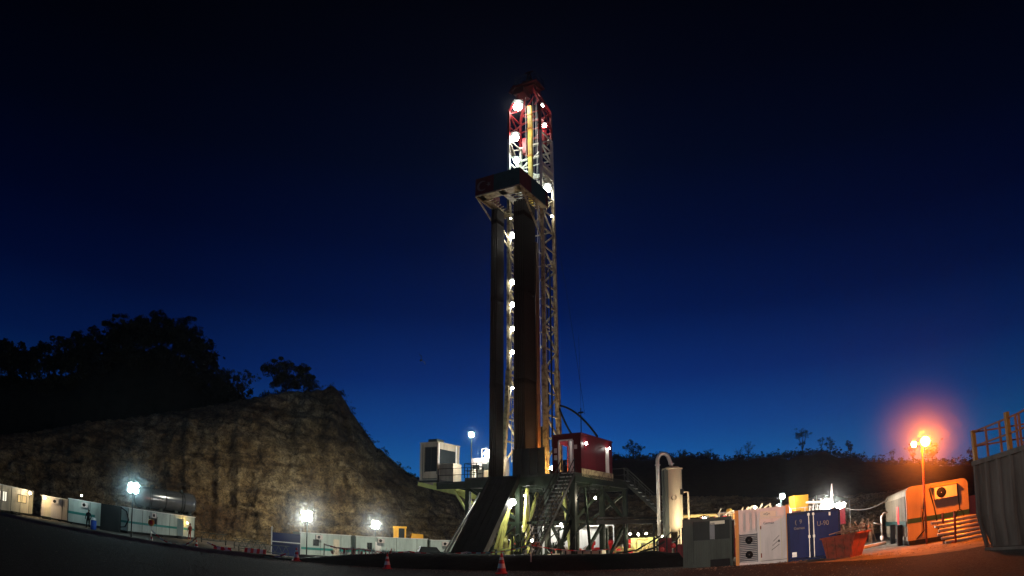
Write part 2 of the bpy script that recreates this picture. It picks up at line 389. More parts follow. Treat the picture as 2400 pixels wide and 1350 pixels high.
# ------------------------------------------------------------------ trees
def leafcloud(mb, blobs, n, size, rnd):
    for _ in range(n):
        c, r = blobs[rnd.randrange(len(blobs))]
        d = V((rnd.gauss(0, 1), rnd.gauss(0, 1), rnd.gauss(0, 1))).normalized() * r * (.35 + .65 * rnd.random() ** .5)
        p = V(c) + V((d.x, d.y, d.z * .75)); s = size * (.5 + rnd.random())
        a = V((rnd.gauss(0, 1), rnd.gauss(0, 1), rnd.gauss(0, 1))).normalized(); b = a.orthogonal().normalized()
        mb.add([p - a * s * .5, p + b * s * .28, p + a * s * .5, p - b * s * .28], [(0, 1, 2, 3)])
def make_tree(seed, h, w, kind='round', dens=1.0, leaf='leaf'):
    """local tree standing at the origin: trunk with limbs, crown of separate leaf clumps"""
    rnd = random.Random(seed)
    t = bpy.data.objects.new('tree', None); col.objects.link(t)
    tr = MB(); th = h * {'tall': .42, 'bushy': .12}.get(kind, .30); r0 = h * .028
    tr.tube([(0, 0, -.4), (.05 * h * (rnd.random() - .5), .02 * h, th * .55), (.06 * h * (rnd.random() - .5), 0, th)], [r0 * 1.3, r0, r0 * .8], 7)
    top = V((0, 0, th)); blobs = []
    nl = 7 if kind != 'bare' else 11
    for k in range(nl):
        a = 2 * math.pi * k / nl + rnd.random() * .7; up = .25 + .75 * rnd.random()
        if kind == 'vase': up = .75 + .25 * rnd.random()
        q = V((math.cos(a) * w * .5 * (1.05 - up * .55) * (.7 + .4 * rnd.random()), math.sin(a) * w * .5 * (1.05 - up * .55) * (.7 + .4 * rnd.random()), th + (h - th) * up * .86))
        mid = top.lerp(q, .5) + V((0, 0, -.04 * h))
        tr.tube([top, mid, q], [r0 * .6, r0 * .35, r0 * .12], 5)
        for _ in range(3 if kind in ('bare', 'vase') else 2):
            e = q + V((rnd.gauss(0, 1) * w * .10, rnd.gauss(0, 1) * w * .10, abs(rnd.gauss(0, 1)) * h * .10)); tr.tube([mid.lerp(q, .6), e], [r0 * .2, r0 * .06], 4)
            blobs.append((e, h * .07))
        blobs.append((q, min(w, h) * (.17 + .1 * rnd.random())))
        blobs.append((mid, min(w, h) * .13))
    if kind == 'bushy': blobs += [(V((rnd.uniform(-.42, .42) * w, rnd.uniform(-.3, .3) * w, h * rnd.uniform(.12, .84) )), h * rnd.uniform(.12, .2)) for _ in range(34)]
    if kind == 'round': blobs += [(V((rnd.uniform(-.28, .28) * w, rnd.uniform(-.28, .28) * w, th + (h - th) * rnd.uniform(.3, .85))), min(w, h) * rnd.uniform(.12, .2)) for _ in range(6)]
    tr.build('trunk', 'bark', t)
    cr = MB(); leafcloud(cr, blobs, int({'bushy': 9000, 'round': 2100, 'tall': 1500, 'vase': 750, 'bare': 260}[kind] * dens), h * .050, rnd)
    cr.build('crown', leaf, t)
    return t
def place_tree(t, az, D, zb, label, cat='tree', group=None, s=1, rz=0):
    t.location = pol(az, D, zb); t.rotation_euler = (0, 0, rz); t.scale = (s, s, s * 1.0); tag(t, label, cat, group)
G_HILL = 'trees covering the dark hill on the left'
protos = [make_tree(11, 9, 9, 'round', 1.15), make_tree(12, 9, 7.5, 'round', 1), make_tree(13, 10, 6, 'tall', 1.2, 'leafb'), make_tree(14, 8, 9, 'round', 1.1, 'leafb')]
used = [False] * 4
def hill_tree(k, *a, **kw):
    t = protos[k] if not used[k] else copy_tree(protos[k]); used[k] = True
    place_tree(t, *a, **kw)
rnd = random.Random(5)
hz = []
for az, top in [(-43.5, 10.6), (-41.6, 11.3), (-39.9, 11.4), (-38.2, 11.8), (-37.2, 12.7), (-35.6, 13.0), (-34.4, 13.6), (-33.0, 14.4), (-31.9, 15.1), (-30.6, 15.3), (-29.2, 15.8), (-28.0, 15.9), (-26.8, 15.2), (-25.6, 14.3), (-24.6, 12.9)]:
    hz.append((az, top, 128, 0))
for az, top in [(-42.4, 9.4), (-39, 10), (-36, 11), (-33.6, 12.3), (-31.3, 13.4), (-29.8, 13.6), (-27.4, 13.6), (-26, 12.6), (-24.2, 11.6)]:
    hz.append((az, top, 121, 1))
for i, (az, top, D, lay) in enumerate(hz):
    s = rnd.uniform(.78, 1.05); k = i % 4
    hh = [9, 9, 10, 8][k] * s * .97
    zb = 1.6 + D * math.tan(AZ(top)) - hh
    hill_tree(k, az, D, zb, 'black leafy tree among the dense trees covering the dark left hill', group=G_HILL, s=s, rz=rnd.uniform(0, 6))
t = make_tree(31, 5.9, 9.6, 'bushy', 1.0); place_tree(t, -18.4, 116, 1.5 + 116 * math.tan(AZ(11.0)), 'broad spreading tree standing alone on top of the rock face')
t = make_tree(32, 4.6, 6.0, 'vase', 1.3); place_tree(t, -22.0, 114, 1.6 + 114 * math.tan(AZ(10.0)), 'small airy flat topped tree between the dark wood and the broad tree')
t = make_tree(35, 3.2, 3.2, 'tall', .8); place_tree(t, -23.8, 114, 1.6 + 114 * math.tan(AZ(10.9)), 'small narrow tree at the right foot of the dark wood')
t = make_tree(33, 2.6, 3.4, 'round', .5); place_tree(t, -16.2, 114, 1.6 + 114 * math.tan(AZ(11.0)), 'small bush at the right foot of the broad tree on the rock face')
def crest_scrub(name, label, a0, a1, tab, D, n, seed, hs):
    rnd = random.Random(seed); mb = MB()
    for _ in range(n):
        az = rnd.uniform(a0, a1); e = interp(tab, az); z = 1.6 + D * math.tan(AZ(e)); s = hs * (.3 + rnd.random() ** 2)
        blobs = [(pol(az, D, z) + V((rnd.gauss(0, s * .5), rnd.gauss(0, s * .5), rnd.random() * s * .7 - .2)), s * .45) for _ in range(4)]
        leafcloud(mb, blobs, 26, s * .34, rnd)
    o = mb.build(name, 'leafb'); tag(o, label, None, kind='stuff')
crest_scrub('scrub', 'low scrub along the top edge of the rock face', -26, -4.5, CREST, 112.5, 150, 2, .9)
crest_scrub('ridge_scrub', 'ragged low scrub along the skyline ridge on the right', 4, 45, RIDGE, 208, 900, 3, 2.3)
crest_scrub('hill_undergrowth', 'dark undergrowth between the trees of the left hill', -44, -21, [(a, e - 1.6) for a, e in HILL], 126, 330, 4, 3.0)
RT = [(9.75, 7.9, 6.2, 6.0, 'round', .8, 'rounded tree standing up from the ridge beside the red doghouse'),
      (12.0, 6.85, 3, 5, 'vase', .6, 'low airy shrub on the ridge above the bent vent pipe'),
      (13.6, 6.9, 2.8, 3.4, 'round', .5, 'compact dark shrub on the ridge right of the vent pipe'),
      (15.8, 6.75, 2.7, 3, 'vase', .6, 'small windblown shrub on the ridge between the vent pipe and the bare saplings'),
      (18.95, 7.1, 5, 3.4, 'bare', 1, 'thin leaning bare sapling on the ridge, left of the tall vase shaped tree'),
      (18.2, 6.7, 4, 3.0, 'bare', 1, 'short bare sapling beside the thin leaning one'),
      (23.35, 7.45, 7.8, 5.6, 'vase', 1.0, 'tall vase shaped tree with a bare trunk on the ridge'),
      (24.9, 6.65, 3.6, 3.4, 'vase', .8, 'twiggy shrub on the hump of the ridge'),
      (25.6, 6.6, 4.4, 3.2, 'round', .7, 'small dense tree on the hump of the ridge'),
      (27.2, 6.2, 5.2, 2.2, 'tall', .8, 'narrow upright tree on the falling part of the ridge'),
      (30.6, 4.9, 4.2, 2.8, 'vase', .7, 'small see through tree left of the orange lamps'),
      (32.3, 5.1, 5.6, 4.6, 'vase', 1.4, 'fan shaped tree behind the pale left lamp of the orange pair'),
      (33.9, 5.0, 6.2, 6.4, 'round', .9, 'wide tree behind the orange lamp pole'),
      (37.1, 4.0, 4.6, 2.8, 'tall', .7, 'small upright tree on the ridge beside the grey tank railing')]
for i, (az, top, h, w, kind, dn, lab) in enumerate(RT):
    D = 206; t = make_tree(50 + i, h, w, kind, dn, 'leafb'); place_tree(t, az, D, 1.6 + D * math.tan(AZ(top)) - h, lab)

# ------------------------------------------------------------------ lamps
COOL = (.80, 1.0, .92); WARM = (1, .86, .62); WHITE = (1, .97, .88); CYAN = (.55, 1.0, 1.0); ORANGE = (1, .17, .005); PALEOR = (1, .48, .22)
def lamp(name, label, loc, r, I, c, pole=None, group=None, hood=True, face=(0, -1), cat='floodlight', yard=False, heads=0, turn=0):
    """a floodlight: glass bulb, hood above it, optional pole down to z = pole; heads > 0 gives a crossbar of box floodlights"""
    t = thing(name, label, cat, (loc[0], loc[1], pole if pole is not None else loc[2]), turn, group)
    dz = loc[2] - (pole if pole is not None else loc[2])
    if heads:      # four box floodlights facing forward, two facing back, on one crossbar
        gm = glow(name + '_light', c, I / (6 * math.pi * .2 * .2 * 1.1))
        for k in range(6):
            x = (-.24, .24)[k % 2]; z = dz + (.22, -.22, 0)[k // 2]; f = 1 if k < 4 else -1; y0 = 0 if k < 4 else .42
            h = MB(); h.prism([(x - .22, z - .2), (x + .22, z - .2), (x + .22, z + .2), (x - .22, z + .2)], y0, y0 + f * .1); h.prism([(x - .12, z - .10), (x + .12, z - .10), (x + .12, z + .10), (x - .12, z + .10)], y0 + f * .1, y0 + f * .18)
            ho_ = h.build('lamp_head', 'dkgrey', t)
            MB().lathe([(.01, y0 - f * .15), (.11, y0 - f * .13), (.185, y0 - f * .07), (.205, y0 - f * .002)], (x, 0, z), 14, 'y').build('lens', gm, ho_)
        p = MB(); p.tube([(0, .21, 0), (0, .21, dz + .2)], .055, 8); p.bar((-.45, .21, dz), (.45, .21, dz), .06); p.build('pole', 'dkgrey', t)
    else:
        MB().ball((0, 0, dz), r, 12, 8).build('bulb', glow(name + '_light', c, I / (math.pi * r * r)), t)
        if hood:
            MB().lathe([(.02, r * 1.55), (r * 1.25, r * 1.3), (r * 1.35, r * 1.08), (r * 1.28, r * 1.06), (.02, r * 1.2)], (0, 0, dz), 14).build('hood', 'dkgrey', t)
        if pole is not None:
            p = MB(); p.tube([(0, .1 + r, 0), (0, .1 + r, dz + r * 1.2)], .045, 8); p.tube([(0, .1 + r, dz + r * 1.2), (0, 0, dz + r * 1.3)], .035, 6); p.build('pole', 'dkgrey', t)
    if yard:
        b = MB(); b.box(-.55, .55, -.3, .9, 0, .75).tube([(-.9, .3, .05), (.9, .3, .05)], .05).tube([(0, -.9, .05), (0, 1.5, .05)], .05); b.build('generator_base', 'dkgrey', t)
    return t

# ------------------------------------------------------------------ drilling rig
RO = (1.7, 57.0, -1.0); RZ = R(-30)
def W(u, v, z):   # rig frame -> world
    c, s_ = math.cos(RZ), math.sin(RZ)
    return (RO[0] + c * u - s_ * v, RO[1] + s_ * u + c * v, z)
def rigthing(name, label, cat, u=0, v=0, z=-1.0, group=None):
    t = thing(name, label, cat, W(u, v, z), RZ, group); t['_o'] = (u, v, z); return t
def rbe(mb, name, m, t):
    u, v, z = t['_o']; return mb.each(name, m, t, (-u, -v, -z))
def rb(mb, name, m, t):
    u, v, z = t['_o']; o = mb.build(name, m, t, (-u, -v, -z)); return o
sub = rigthing('rig_substructure', 'tall braced steel substructure carrying the drill floor', 'rig base')
d = MB(); DZ = 6.35
d.box(-3.2, 5.95, -5, 5.4, DZ - .12, DZ + .05); d.box(-7.7, -3.2, -2.4, 3.4, DZ - .12, DZ + .05)
d.box(-9.7, -7.7, -2.45, 1.2, DZ + .05, DZ + .2)
rb(d, 'drill_floor', 'dkgrey', sub)
d = MB()
for v in (-4.9, -2.2, 1.2, 5.3): d.box(-3.2, 5.95, v - .1, v + .1, DZ - .75, DZ - .12)
for u in (-3.1, -1, 1.3, 3.6, 5.85): d.box(u - .1, u + .1, -5, 5.4, DZ - .6, DZ - .121)
d.box(-7.7, -3.2, -2.4, -2.2, DZ - .55, DZ - .12); d.box(-7.7, -3.2, 3.2, 3.4, DZ - .55, DZ - .12)
rbe(d, 'floor_beam', 'green', sub)
d = MB()
for (a, b) in (((-9.6, -2.35, 6.3), (-3.2, -1.9, 4.9)), ((-9.6, 1.0, 6.3), (-3.2, 1.0, 4.9)), ((-8, -2.3, 6.2), (-8, 1.1, 6.2))): d.bar(a, b, .22, .34)
d.bar((-6.2, -2.2, 5.9), (-3.3, -2.6, 2.2), .16); d.bar((-7.6, -.6, 6.2), (-3.3, -.6, 3.4), .2)
rbe(d, 'cantilever_brace', 'lime', sub)
def leg(u, v, m, w=.34):
    l = MB(); l.box(u - w / 2, u + w / 2, v - w / 2, v + w / 2, -1, DZ - .75); l.box(u - w * .9, u + w * .9, v - w * .9, v + w * .9, -1.0, -.85); rb(l, 'leg', m, sub)
for u in (-3.0, 1.35, 3.7, 5.75):
    leg(u, -4.8, 'green'); leg(u, 5.1, 'green')
for u in (-3.0, 5.75): leg(u, .2, 'green')
d = MB()
for (a, b) in (((-3, -4.8, -1), (1.35, -4.8, 3.1)), ((1.35, -4.8, 3.1), (-3, -4.8, 5.6)), ((3.7, -4.8, -.6), (5.75, -4.8, 3.3)), ((5.75, -4.8, -.6), (3.7, -4.8, 3.3)),
               ((5.75, -4.8, 2.9), (5.75, .2, 2.9)), ((5.75, .2, 2.9), (5.75, 5.1, 2.9)), ((5.75, -4.8, -.7), (5.75, .2, 2.8)), ((5.75, .2, -.7), (5.75, 5.1, 2.8)), ((5.75, .2, 5.4), (5.75, 5.1, 3.0)), ((5.75, .2, 5.4), (5.75, -4.8, 3.0)),
               ((-3, -4.8, 2.9), (5.75, -4.8, 2.9)), ((-3, 5.1, -.6), (5.75, 5.1, 5.4))): d.bar(a, b, .2)
rbe(d, 'cross_brace', 'green', sub)
d = MB()      # inner raking legs, pale yellow green paint
for (a, b) in (((-2.4, -2.6, -.9), (-1.2, -1.3, 5.7)), ((-1.3, -3.8, -.9), (-.45, -2.6, 5.7)), ((-.2, -3.8, -.9), (-1.5, -2.0, 5.7)), ((.3, -1.2, -.9), (1.0, -2.9, 4.4)), ((-2.6, 1.8, -.9), (-1.2, 2.9, 5.7)), ((2.5, 1.8, -.9), (1.2, 2.9, 5.7))): d.bar(a, b, .26, .20)
for (a, b) in (((1.15, -5.25, 5.4), (-.35, -5.25, -.9)), ((.55, -5.3, 3.4), (-.8, -5.3, -.6)), ((2.3, -5.2, 5.4), (1.75, -5.2, -.9)), ((1.2, -5.25, 1.9), (.25, -5.25, -.9)), ((2.2, -5.2, 1.5), (2.9, -5.2, -.9)), ((.1, -5.25, .9), (1.9, -5.25, .9))): d.bar(a, b, .24, .18)
for z in (.7, 2.2, 3.7): d.bar((-2.0, -2.3, z), (-.4, -2.6, z), .14)
rbe(d, 'raking_leg', 'lime', sub)
d = MB(); d.box(-3.4, -2.6, -6.8, 6, -1.0, -.55); d.box(5.35, 6.15, -6.8, 6, -1, -.55); rbe(d, 'skid_beam', 'green', sub)
# railings round the floor
rl = MB()
def rail(mb, pts, z, h=1.1, step=1.4, r=.03):
    for (a, b) in zip(pts, pts[1:]):
        L = math.dist(a, b); n = max(1, round(L / step))
        for i in range(n + 1):
            x, y = a[0] + (b[0] - a[0]) * i / n, a[1] + (b[1] - a[1]) * i / n; mb.bar((x, y, z), (x, y, z + h), r * 1.6)
        for k in (.5, 1): mb.bar((a[0], a[1], z + h * k), (b[0], b[1], z + h * k), r * 1.5)
rail(rl, [(-7.6, -2.35), (-3.25, -2.35), (-3.25, -4.95), (-1.1, -4.95)], DZ + .05)
rail(rl, [(5.9, 5.35), (-3.1, 5.35)], DZ + .05)
rb(rl, 'railing', 'black', sub)
st = MB(); n = 26       # front stairway, runs down towards the road
for k in range(n):
    f = k / (n - 1); v = -5.1 - 7.2 * f; z = DZ - (DZ + .75) * f; st.box(5.0, 5.95, v - .13, v + .13, z - .03, z + .02)
rb(st, 'stair_treads', 'steel', sub)
st = MB()
for u in (4.98, 5.97):
    st.bar((u, -5.1, DZ - .05), (u, -12.4, -.9), .05, .22)
    st.bar((u, -5.1, DZ + 1.0), (u, -12.4, .15), .05); st.bar((u, -5.1, DZ + .5), (u, -12.4, -.35), .04)
    for k in range(9): f = k / 8; st.bar((u, -5.1 - 7.2 * f, DZ - (DZ + .75) * f), (u, -5.1 - 7.2 * f, DZ - (DZ + .75) * f + 1.05), .045)
rb(st, 'front_stair_rails', 'black', sub)
st = MB(); n = 22       # side stairway on the right
for k in range(n):
    f = k / (n - 1); u = 6.0 + 7.2 * f; z = DZ - (DZ + .7) * f; st.box(u - .14, u + .14, 4.4, 5.3, z - .03, z + .02)
rb(st, 'stair_treads', 'steel', sub)
st = MB()
for v in (4.38, 5.32):
    st.bar((6, v, DZ - .05), (13.3, v, -.85), .05, .22)
    st.bar((6, v, DZ + 1), (13.3, v, .15), .05); st.bar((6, v, DZ + .5), (13.3, v, -.35), .04)
    for k in range(9): f = k / 8; st.bar((6 + 7.2 * f, v, DZ - (DZ + .75) * f), (6 + 7.2 * f, v, DZ - (DZ + .75) * f + 1.05), .045)
rb(st, 'side_stair_rails', 'dkgrey', sub)
# V-door slide
sl = MB(); a, b = (-5.02, DZ - .1), (-11.2, -1.0)
sl.add([(-.9, a[0], a[1]), (1.55, a[0], a[1]), (1.55, b[0], b[1]), (-.9, b[0], b[1]), (-.9, a[0], a[1] - .4), (1.55, a[0], a[1] - .4), (1.55, b[0] + .5, b[1]), (-.9, b[0] + .5, b[1])],
       [(0, 1, 2, 3), (7, 6, 5, 4), (0, 3, 7, 4), (1, 5, 6, 2), (3, 2, 6, 7), (0, 4, 5, 1)])
for u in (-.9, 1.55): sl.bar((u, a[0], a[1] + .12), (u, b[0], b[1] + .12), .12, .3)
for u in (-.3, .2, .7): sl.bar((u, a[0], a[1] + .05), (u, b[0], b[1] + .05), .08)
rb(sl, 'pipe_slide', 'black', sub)
sl = MB(); sl.bar((-1.45, -5.2, 5.2), (-1.45, -11, -.6), .12); sl.bar((-1.7, -5.2, 5.2), (-1.7, -11, -.6), .08)
rbe(sl, 'slide_rail', 'steel', sub)
ww = MB(); ww.box(1.0, 3.55, -4.95, -4.87, DZ + .05, 8.35)
for u in (1.0, 1.65, 2.3, 2.95, 3.55): ww.box(u - .04, u + .04, -5.0, -4.952, DZ + .05, 8.38)
rb(ww, 'windwall', 'dkgrey', sub)

# mast
mast = rigthing('drill_mast', 'tall lattice drilling mast with a red top and white lower sections', 'mast')
UW, VD = 1.65, 1.1
GU, GV = -1.17, -1.3
def lv(z, u, v):   # legs spread towards the floor
    k = 1 + .30 * (1 - sm(DZ, 15.5, z)) if u < 0 else 1 + .07 * (1 - sm(DZ, 15.5, z))
    kt = 1 - .60 * sm(40.6, 43.3, z)
    return (u * k * kt, v * (1 if z > 15 else 1 + .1 * (1 - sm(DZ, 15, z))) * kt, z)
SEC = [(DZ, 22.5, 'mastb'), (22.5, 31.0, 'mastb'), (31.0, 37.4, 'mastw'), (37.4, 43.3, 'mastr')]
legs = [(-UW, -VD), (UW, -VD), (UW, VD), (-UW, VD)]
for (u, v) in legs:
    o = MB()
    zs = [DZ, 9, 12, 15.5, 22, 31, 37.4]
    for z0, z1 in zip(zs, zs[1:]): o.bar(lv(z0, u, v), lv(z1, u, v), .36 if z0 < 15 else .26 if z0 < 31 else .2)
    lg = rb(o, 'leg', 'mastb' if True else 'mastw', mast)
    o2 = MB(); zz = [31.0, 34, 37.4]
    for z0, z1 in zip(zz, zz[1:]): a_, b_ = lv(z0, u, v), lv(z1, u, v); o2.bar(a_, b_, .215)
    rb(o2, 'white_leg_section', 'mastw', mast)
    o3 = MB()
    for z0, z1 in ((37.4, 40.6), (40.6, 42.2), (42.2, 43.3)): o3.bar(lv(z0, u, v), lv(z1, u, v), .2)
    rb(o3, 'red_leg_section', 'mastr', mast)
def panel(z0, z1, A, B, n, m, name, w=.1, zig=True):
    o = MB()
    for i in range(n):
        a0 = z0 + (z1 - z0) * i / n; a1 = z0 + (z1 - z0) * (i + 1) / n
        p, q = (A, B) if i % 2 == 0 else (B, A)
        if zig: o.bar(lv(a0, *p), lv(a1, *q), w)
        o.bar(lv(a1, *A), lv(a1, *B), w * .9)
    rb(o, name, m, mast)
for s_ in (-1, 1):
    A, B = (s_ * UW, -VD), (s_ * UW, VD)
    panel(DZ + 1.5, 22.5, A, B, 8, 'mastb', 'side_bracing', .14); panel(22.5, 31, A, B, 5, 'mastb', 'side_bracing', .12)
    panel(31, 37.4, A, B, 5, 'mastw', 'side_bracing', .12); panel(37.4, 43.2, A, B, 4, 'mastr', 'side_bracing', .11)
A, B = (-UW, VD), (UW, VD)
panel(16, 31, A, B, 5, 'mastb', 'back_bracing', .11); panel(31, 37.4, A, B, 3, 'mastw', 'back_bracing', .11); panel(37.4, 43.2, A, B, 3, 'mastr', 'back_bracing', .11)
o = MB()   # heavy white girts across the front at the section joint
for z in (33.2, 33.9): o.bar((-UW, VD * .9, z), (UW, VD * .9, z), .3, .34); o.bar((UW + .06, -VD, z), (UW + .06, VD, z), .16, .34)
for z in (36.0, 37.4): o.bar((-UW, VD * .8, z), (UW, VD * .8, z), .16)
o.bar((-UW + .1, -VD + .1, 36.9), (-UW + .1, VD, 34.6), .16)
rbe(o, 'girt', 'mastw', mast)
o = MB()
for z in (38.2, 40.3): o.bar((-UW, -VD, z), (-UW, VD, z), .14); o.bar((-UW, VD, z), (UW, VD, z), .14)
o.bar((-UW, -VD + .1, 38.1), (0, VD, 40.8), .13); o.bar((UW * .9, -VD, 38.0), (UW * .9, VD, 40.5), .18); o.bar((UW, -VD, 41.0), (0, VD, 42.2), .12)
rb(o, 'top_bracing', 'mastr', mast)
o = MB(); o.box(-.19, .19, -.12, .12, 29.5, 41.3)
rb(o, 'guide_rail', 'yellow', mast)
o = MB()
for z in (33.0, 35.6, 38.6, 40.2): o.box(-.24, .24, -.17, .17, z, z + .16)
rbe(o, 'rail_clamp', 'orange', mast)
o = MB(); o.box(.75, 1.35, .25, .8, 36.2, 39.2); o.box(-.95, -.6, .2, .7, 36.3, 38.0)
rbe(o, 'top_drive_hanger', 'mastr', mast)
o = MB(); o.box(-1.0, 1.0, -.7, .7, 43.25, 43.5); o.box(-1.15, 1.25, -.95, .95, 43.5, 43.62); o.box(-.6, .6, -.5, .5, 43.62, 44.2)
o.bar((-.35, 0, 44.2), (0, 0, 45.6), .14); o.bar((.35, 0, 44.2), (0, 0, 45.6), .14); o.bar((-.45, 0, 45.5), (.45, 0, 45.5), .14)
o.bar((-1.6, -1.0, 42.8), (-1.1, -.9, 43.6), .3); o.box(-1.3, -.2, -.9, .6, 42.6, 43.3)
rb(o, 'crown_block', 'maroon', mast)  # darker than the mast red: the crown's weaker light is put into its colour
cr_ = MB()
for u in (-.35, 0, .35): cr_.lathe([(.02, -.05), (.42, -.05), (.42, .05), (.02, .05)], (u, 0, 43.9), 18, 'x')
rbe(cr_, 'crown_sheave', 'black', mast)
o = MB(); rail(o, [(-1.1, -.9), (1.2, -.9), (1.2, .9), (-1.1, .9), (-1.1, -.9)], 43.62, 1.0, .8, .02); rb(o, 'crown_railing', 'black', mast)
o = MB()   # travelling block lines and hoses down the open middle
for (u, v) in ((.35, 0), (.55, .1), (.8, -.1), (-.5, .1)): o.tube([(u, v, 8), (u, v, 43.4)], .022, 5)
rbe(o, 'drilling_line', 'steel', mast)
o = MB(); o.tube([(UW - .45, -VD - .1, 8), (UW - .45, -VD - .12, 24)], .075, 6); o.tube([(UW - .7, VD - .2, 7), (UW - .7, VD - .2, 31)], .06, 6); o.tube([(UW + .16, -.2, 9), (UW + .16, -.2, 24)], .07, 6)
o.tube([(1.0, -1.0, 24.5), (1.2, -1.15, 22), (1.1, -1.2, 12), (1.1, -.9, 7)], .06, 6)
rbe(o, 'standpipe', 'rubber', mast)
o = MB()   # travelling equipment low in the derrick
o.box(.55, 1.15, -.3, .3, 8.6, 9.9); o.lathe([(.05, 0), (.42, .1), (.42, .8), (.05, .9)], (.85, 0, 9.9), 12)
rb(o, 'travelling_block', 'dkgrey', mast)
o = MB(); lx = -UW - .18
for k in range(62): z = 8.5 + k * .36; o.bar((lx, -.3, z), (lx, .1, z), .03)
for v in (-.3, .1): o.bar((lx, v, 8), (lx, v, 31), .05)
rb(o, 'ladder', 'mastb', mast)
o = MB()
for z in (27.3, 23.0, 21.0, 18.9, 16.9, 13.9): o.bar((-UW, -VD, z + .25), (GU, GV + .1, z + .3), .07); o.bar((-UW, -VD, z - .9), (-UW + .35, -VD - .1, z + .2), .12)
rbe(o, 'lamp_bracket', 'mastw', mast)

# racking platform
mb_ = rigthing('monkey_board', 'boxed racking platform high on the mast, wearing red and teal panels with a crescent flag', 'platform', 0, -3.4, 28.4)
o = MB(); Z0, Z1 = 29.1, 30.6; U0, U1, V0, V1 = -1.75, 2.4, -6.35, -1.5
o.box(U0, U1, V0, V0 + 1.1, Z0, Z0 + .12); o.box(U0, U0 + .5, V0, V1, Z0, Z0 + .12); o.box(U1 - .5, U1, V0, V1, Z0, Z0 + .12); o.box(.2, .75, V0, V1 - 1.5, Z0, Z0 + .12)
rb(o, 'walkway', 'mastb', mb_)
o = MB()
for i in range(9):
    v = V0 + 1.3 + i * .42; o.bar((U0 + .5, v, Z0 + .06), (-.85, v, Z0 + .06), .09); o.bar((.75, v, Z0 + .06), (U1 - .5, v, Z0 + .06), .09)
rbe(o, 'racking_finger', 'mastb', mb_)
o = MB()
for (a, b) in (((U0, V0, Z0), (-UW, -VD, 26.3)), ((U1, V0, Z0), (UW, -VD, 26.3)), ((U0, V0 + 2.6, Z0), (-UW, -VD, 27.0)), ((U1, V0 + 2.6, Z0), (UW, -VD, 27)), ((U0, V0, Z0 - .1), (U1, V0, Z0 - .1)), ((U0, V0, Z0 - .1), (U0, V1, Z0 - .1)), ((U1, V0, Z0 - .1), (U1, V1, Z0 - .1))): o.bar(a, b, .11)
o.bar((U0 - .1, V0 + 1.2, 31.0), (-UW, -VD, 32.4), .07); o.bar((U0 - .1, V0 + 1.2, 31.0), (U0 + .9, V0 + 1.3, 30.7), .06)
rbe(o, 'support_strut', 'mastb', mb_)
def pan(u0, u1, v0, v1, m, name='panel'):
    o = MB(); o.box(u0, u1, v0, v1, Z0 - .15, Z1); return rb(o, name, m, mb_)
mid = U0 + 1.75
fl = pan(U0, mid, V0 - .05, V0, 'maroon', 'flag_panel'); pan(mid, U1, V0 - .05, V0, 'dkteal'); pan(U0 - .05, U0, V0, V1 - 1, 'maroon')
fl['label'] = 'red panel with white crescent and star'
pan(U1, U1 + .05, V0, V0 + 1.9, 'maroon'); pan(U1, U1 + .05, V0 + 1.9, V0 + 4.4, 'dkteal'); pan(U1, U1 + .05, V0 + 4.4, V1, 'maroon')
def crescent(parent, c, r, y, m, z0):
    n = 28; o = MB(); out = []
    pts = [(c[0] + r * math.cos(a), c[1] + r * math.sin(a)) for a in [R(40) + (R(320) - R(40)) * i / n for i in range(n + 1)]]
    r2 = r * .8; cx = c[0] + r * .25
    a1 = math.atan2(pts[0][1] - c[1], pts[0][0] - cx); ins = [(cx + r2 * math.cos(a), c[1] + r2 * math.sin(a)) for a in [a1 + (2 * math.pi - 2 * a1) * i / n for i in range(n + 1)]]
    vs = [(x, y, z) for x, z in pts] + [(x, y, z) for x, z in ins] + [(x, y - .02, z) for x, z in pts] + [(x, y - .02, z) for x, z in ins]
    k = n + 1; fs = [(i, i + 1, k + i + 1, k + i) for i in range(n)] + [(2 * k + i, 3 * k + i, 3 * k + i + 1, 2 * k + i + 1) for i in range(n)]
    o.add(vs, fs); rb(o, 'crescent', 'dullpink', parent)
crescent(mb_, (U0 + .62, 29.8), .47, V0 - .055, 'pinkwhite', 0)
def star(c, r, y):
    pts = [(c[0] + (r if i % 2 == 0 else r * .4) * math.cos(R(180 + 36 * i)), c[1] + (r if i % 2 == 0 else r * .4) * math.sin(R(180 + 36 * i))) for i in range(10)]
    o = MB(); o.prism(pts, y - .02, y); rb(o, 'star', 'dullpink', mb_)
star((U0 + 1.28, 29.8), .24, V0 - .055)

# racked pipe: two bundles of stands
proto = None
def stand(u, v, m, label, group):
    global proto
    if proto is None:
        p = MB(); p.tube([(0, 0, 0), (0, 0, 22.4)], .062, 6)
        for z in (7.2, 14.4, 21.2): p.lathe([(.064, z - .2), (.085, z - .12), (.085, z + .15), (.064, z + .22)], (0, 0, 0), 6)
        proto = p.build('drill_pipe_stand', 'pipe'); o = proto
    else:
        o = proto.copy(); col.objects.link(o)
    o.location = W(u, v, DZ + .05); o.rotation_euler = (0, 0, RZ)
    tag(o, label, 'drill pipe', group)
for i in range(4):
    for j in range(7): stand(-1.62 + i * .17, -3.95 + j * .17, 0, 'dark drill pipe racked upright in the narrow left bundle before the mast', 'drill pipes of the left bundle')
for i in range(6):
    for j in range(12): stand(.78 + i * .17, -4.35 + j * .17, 0, 'dark drill pipe racked upright in the wide right bundle before the mast', 'drill pipes of the right bundle')
kp = MB(); kp.tube([(0, 0, 0), (0, 0, 19)], .10, 10); kp.lathe([(.1, 5.8), (.13, 5.9), (.13, 6.3), (.1, 6.4)], (0, 0, 0), 10)
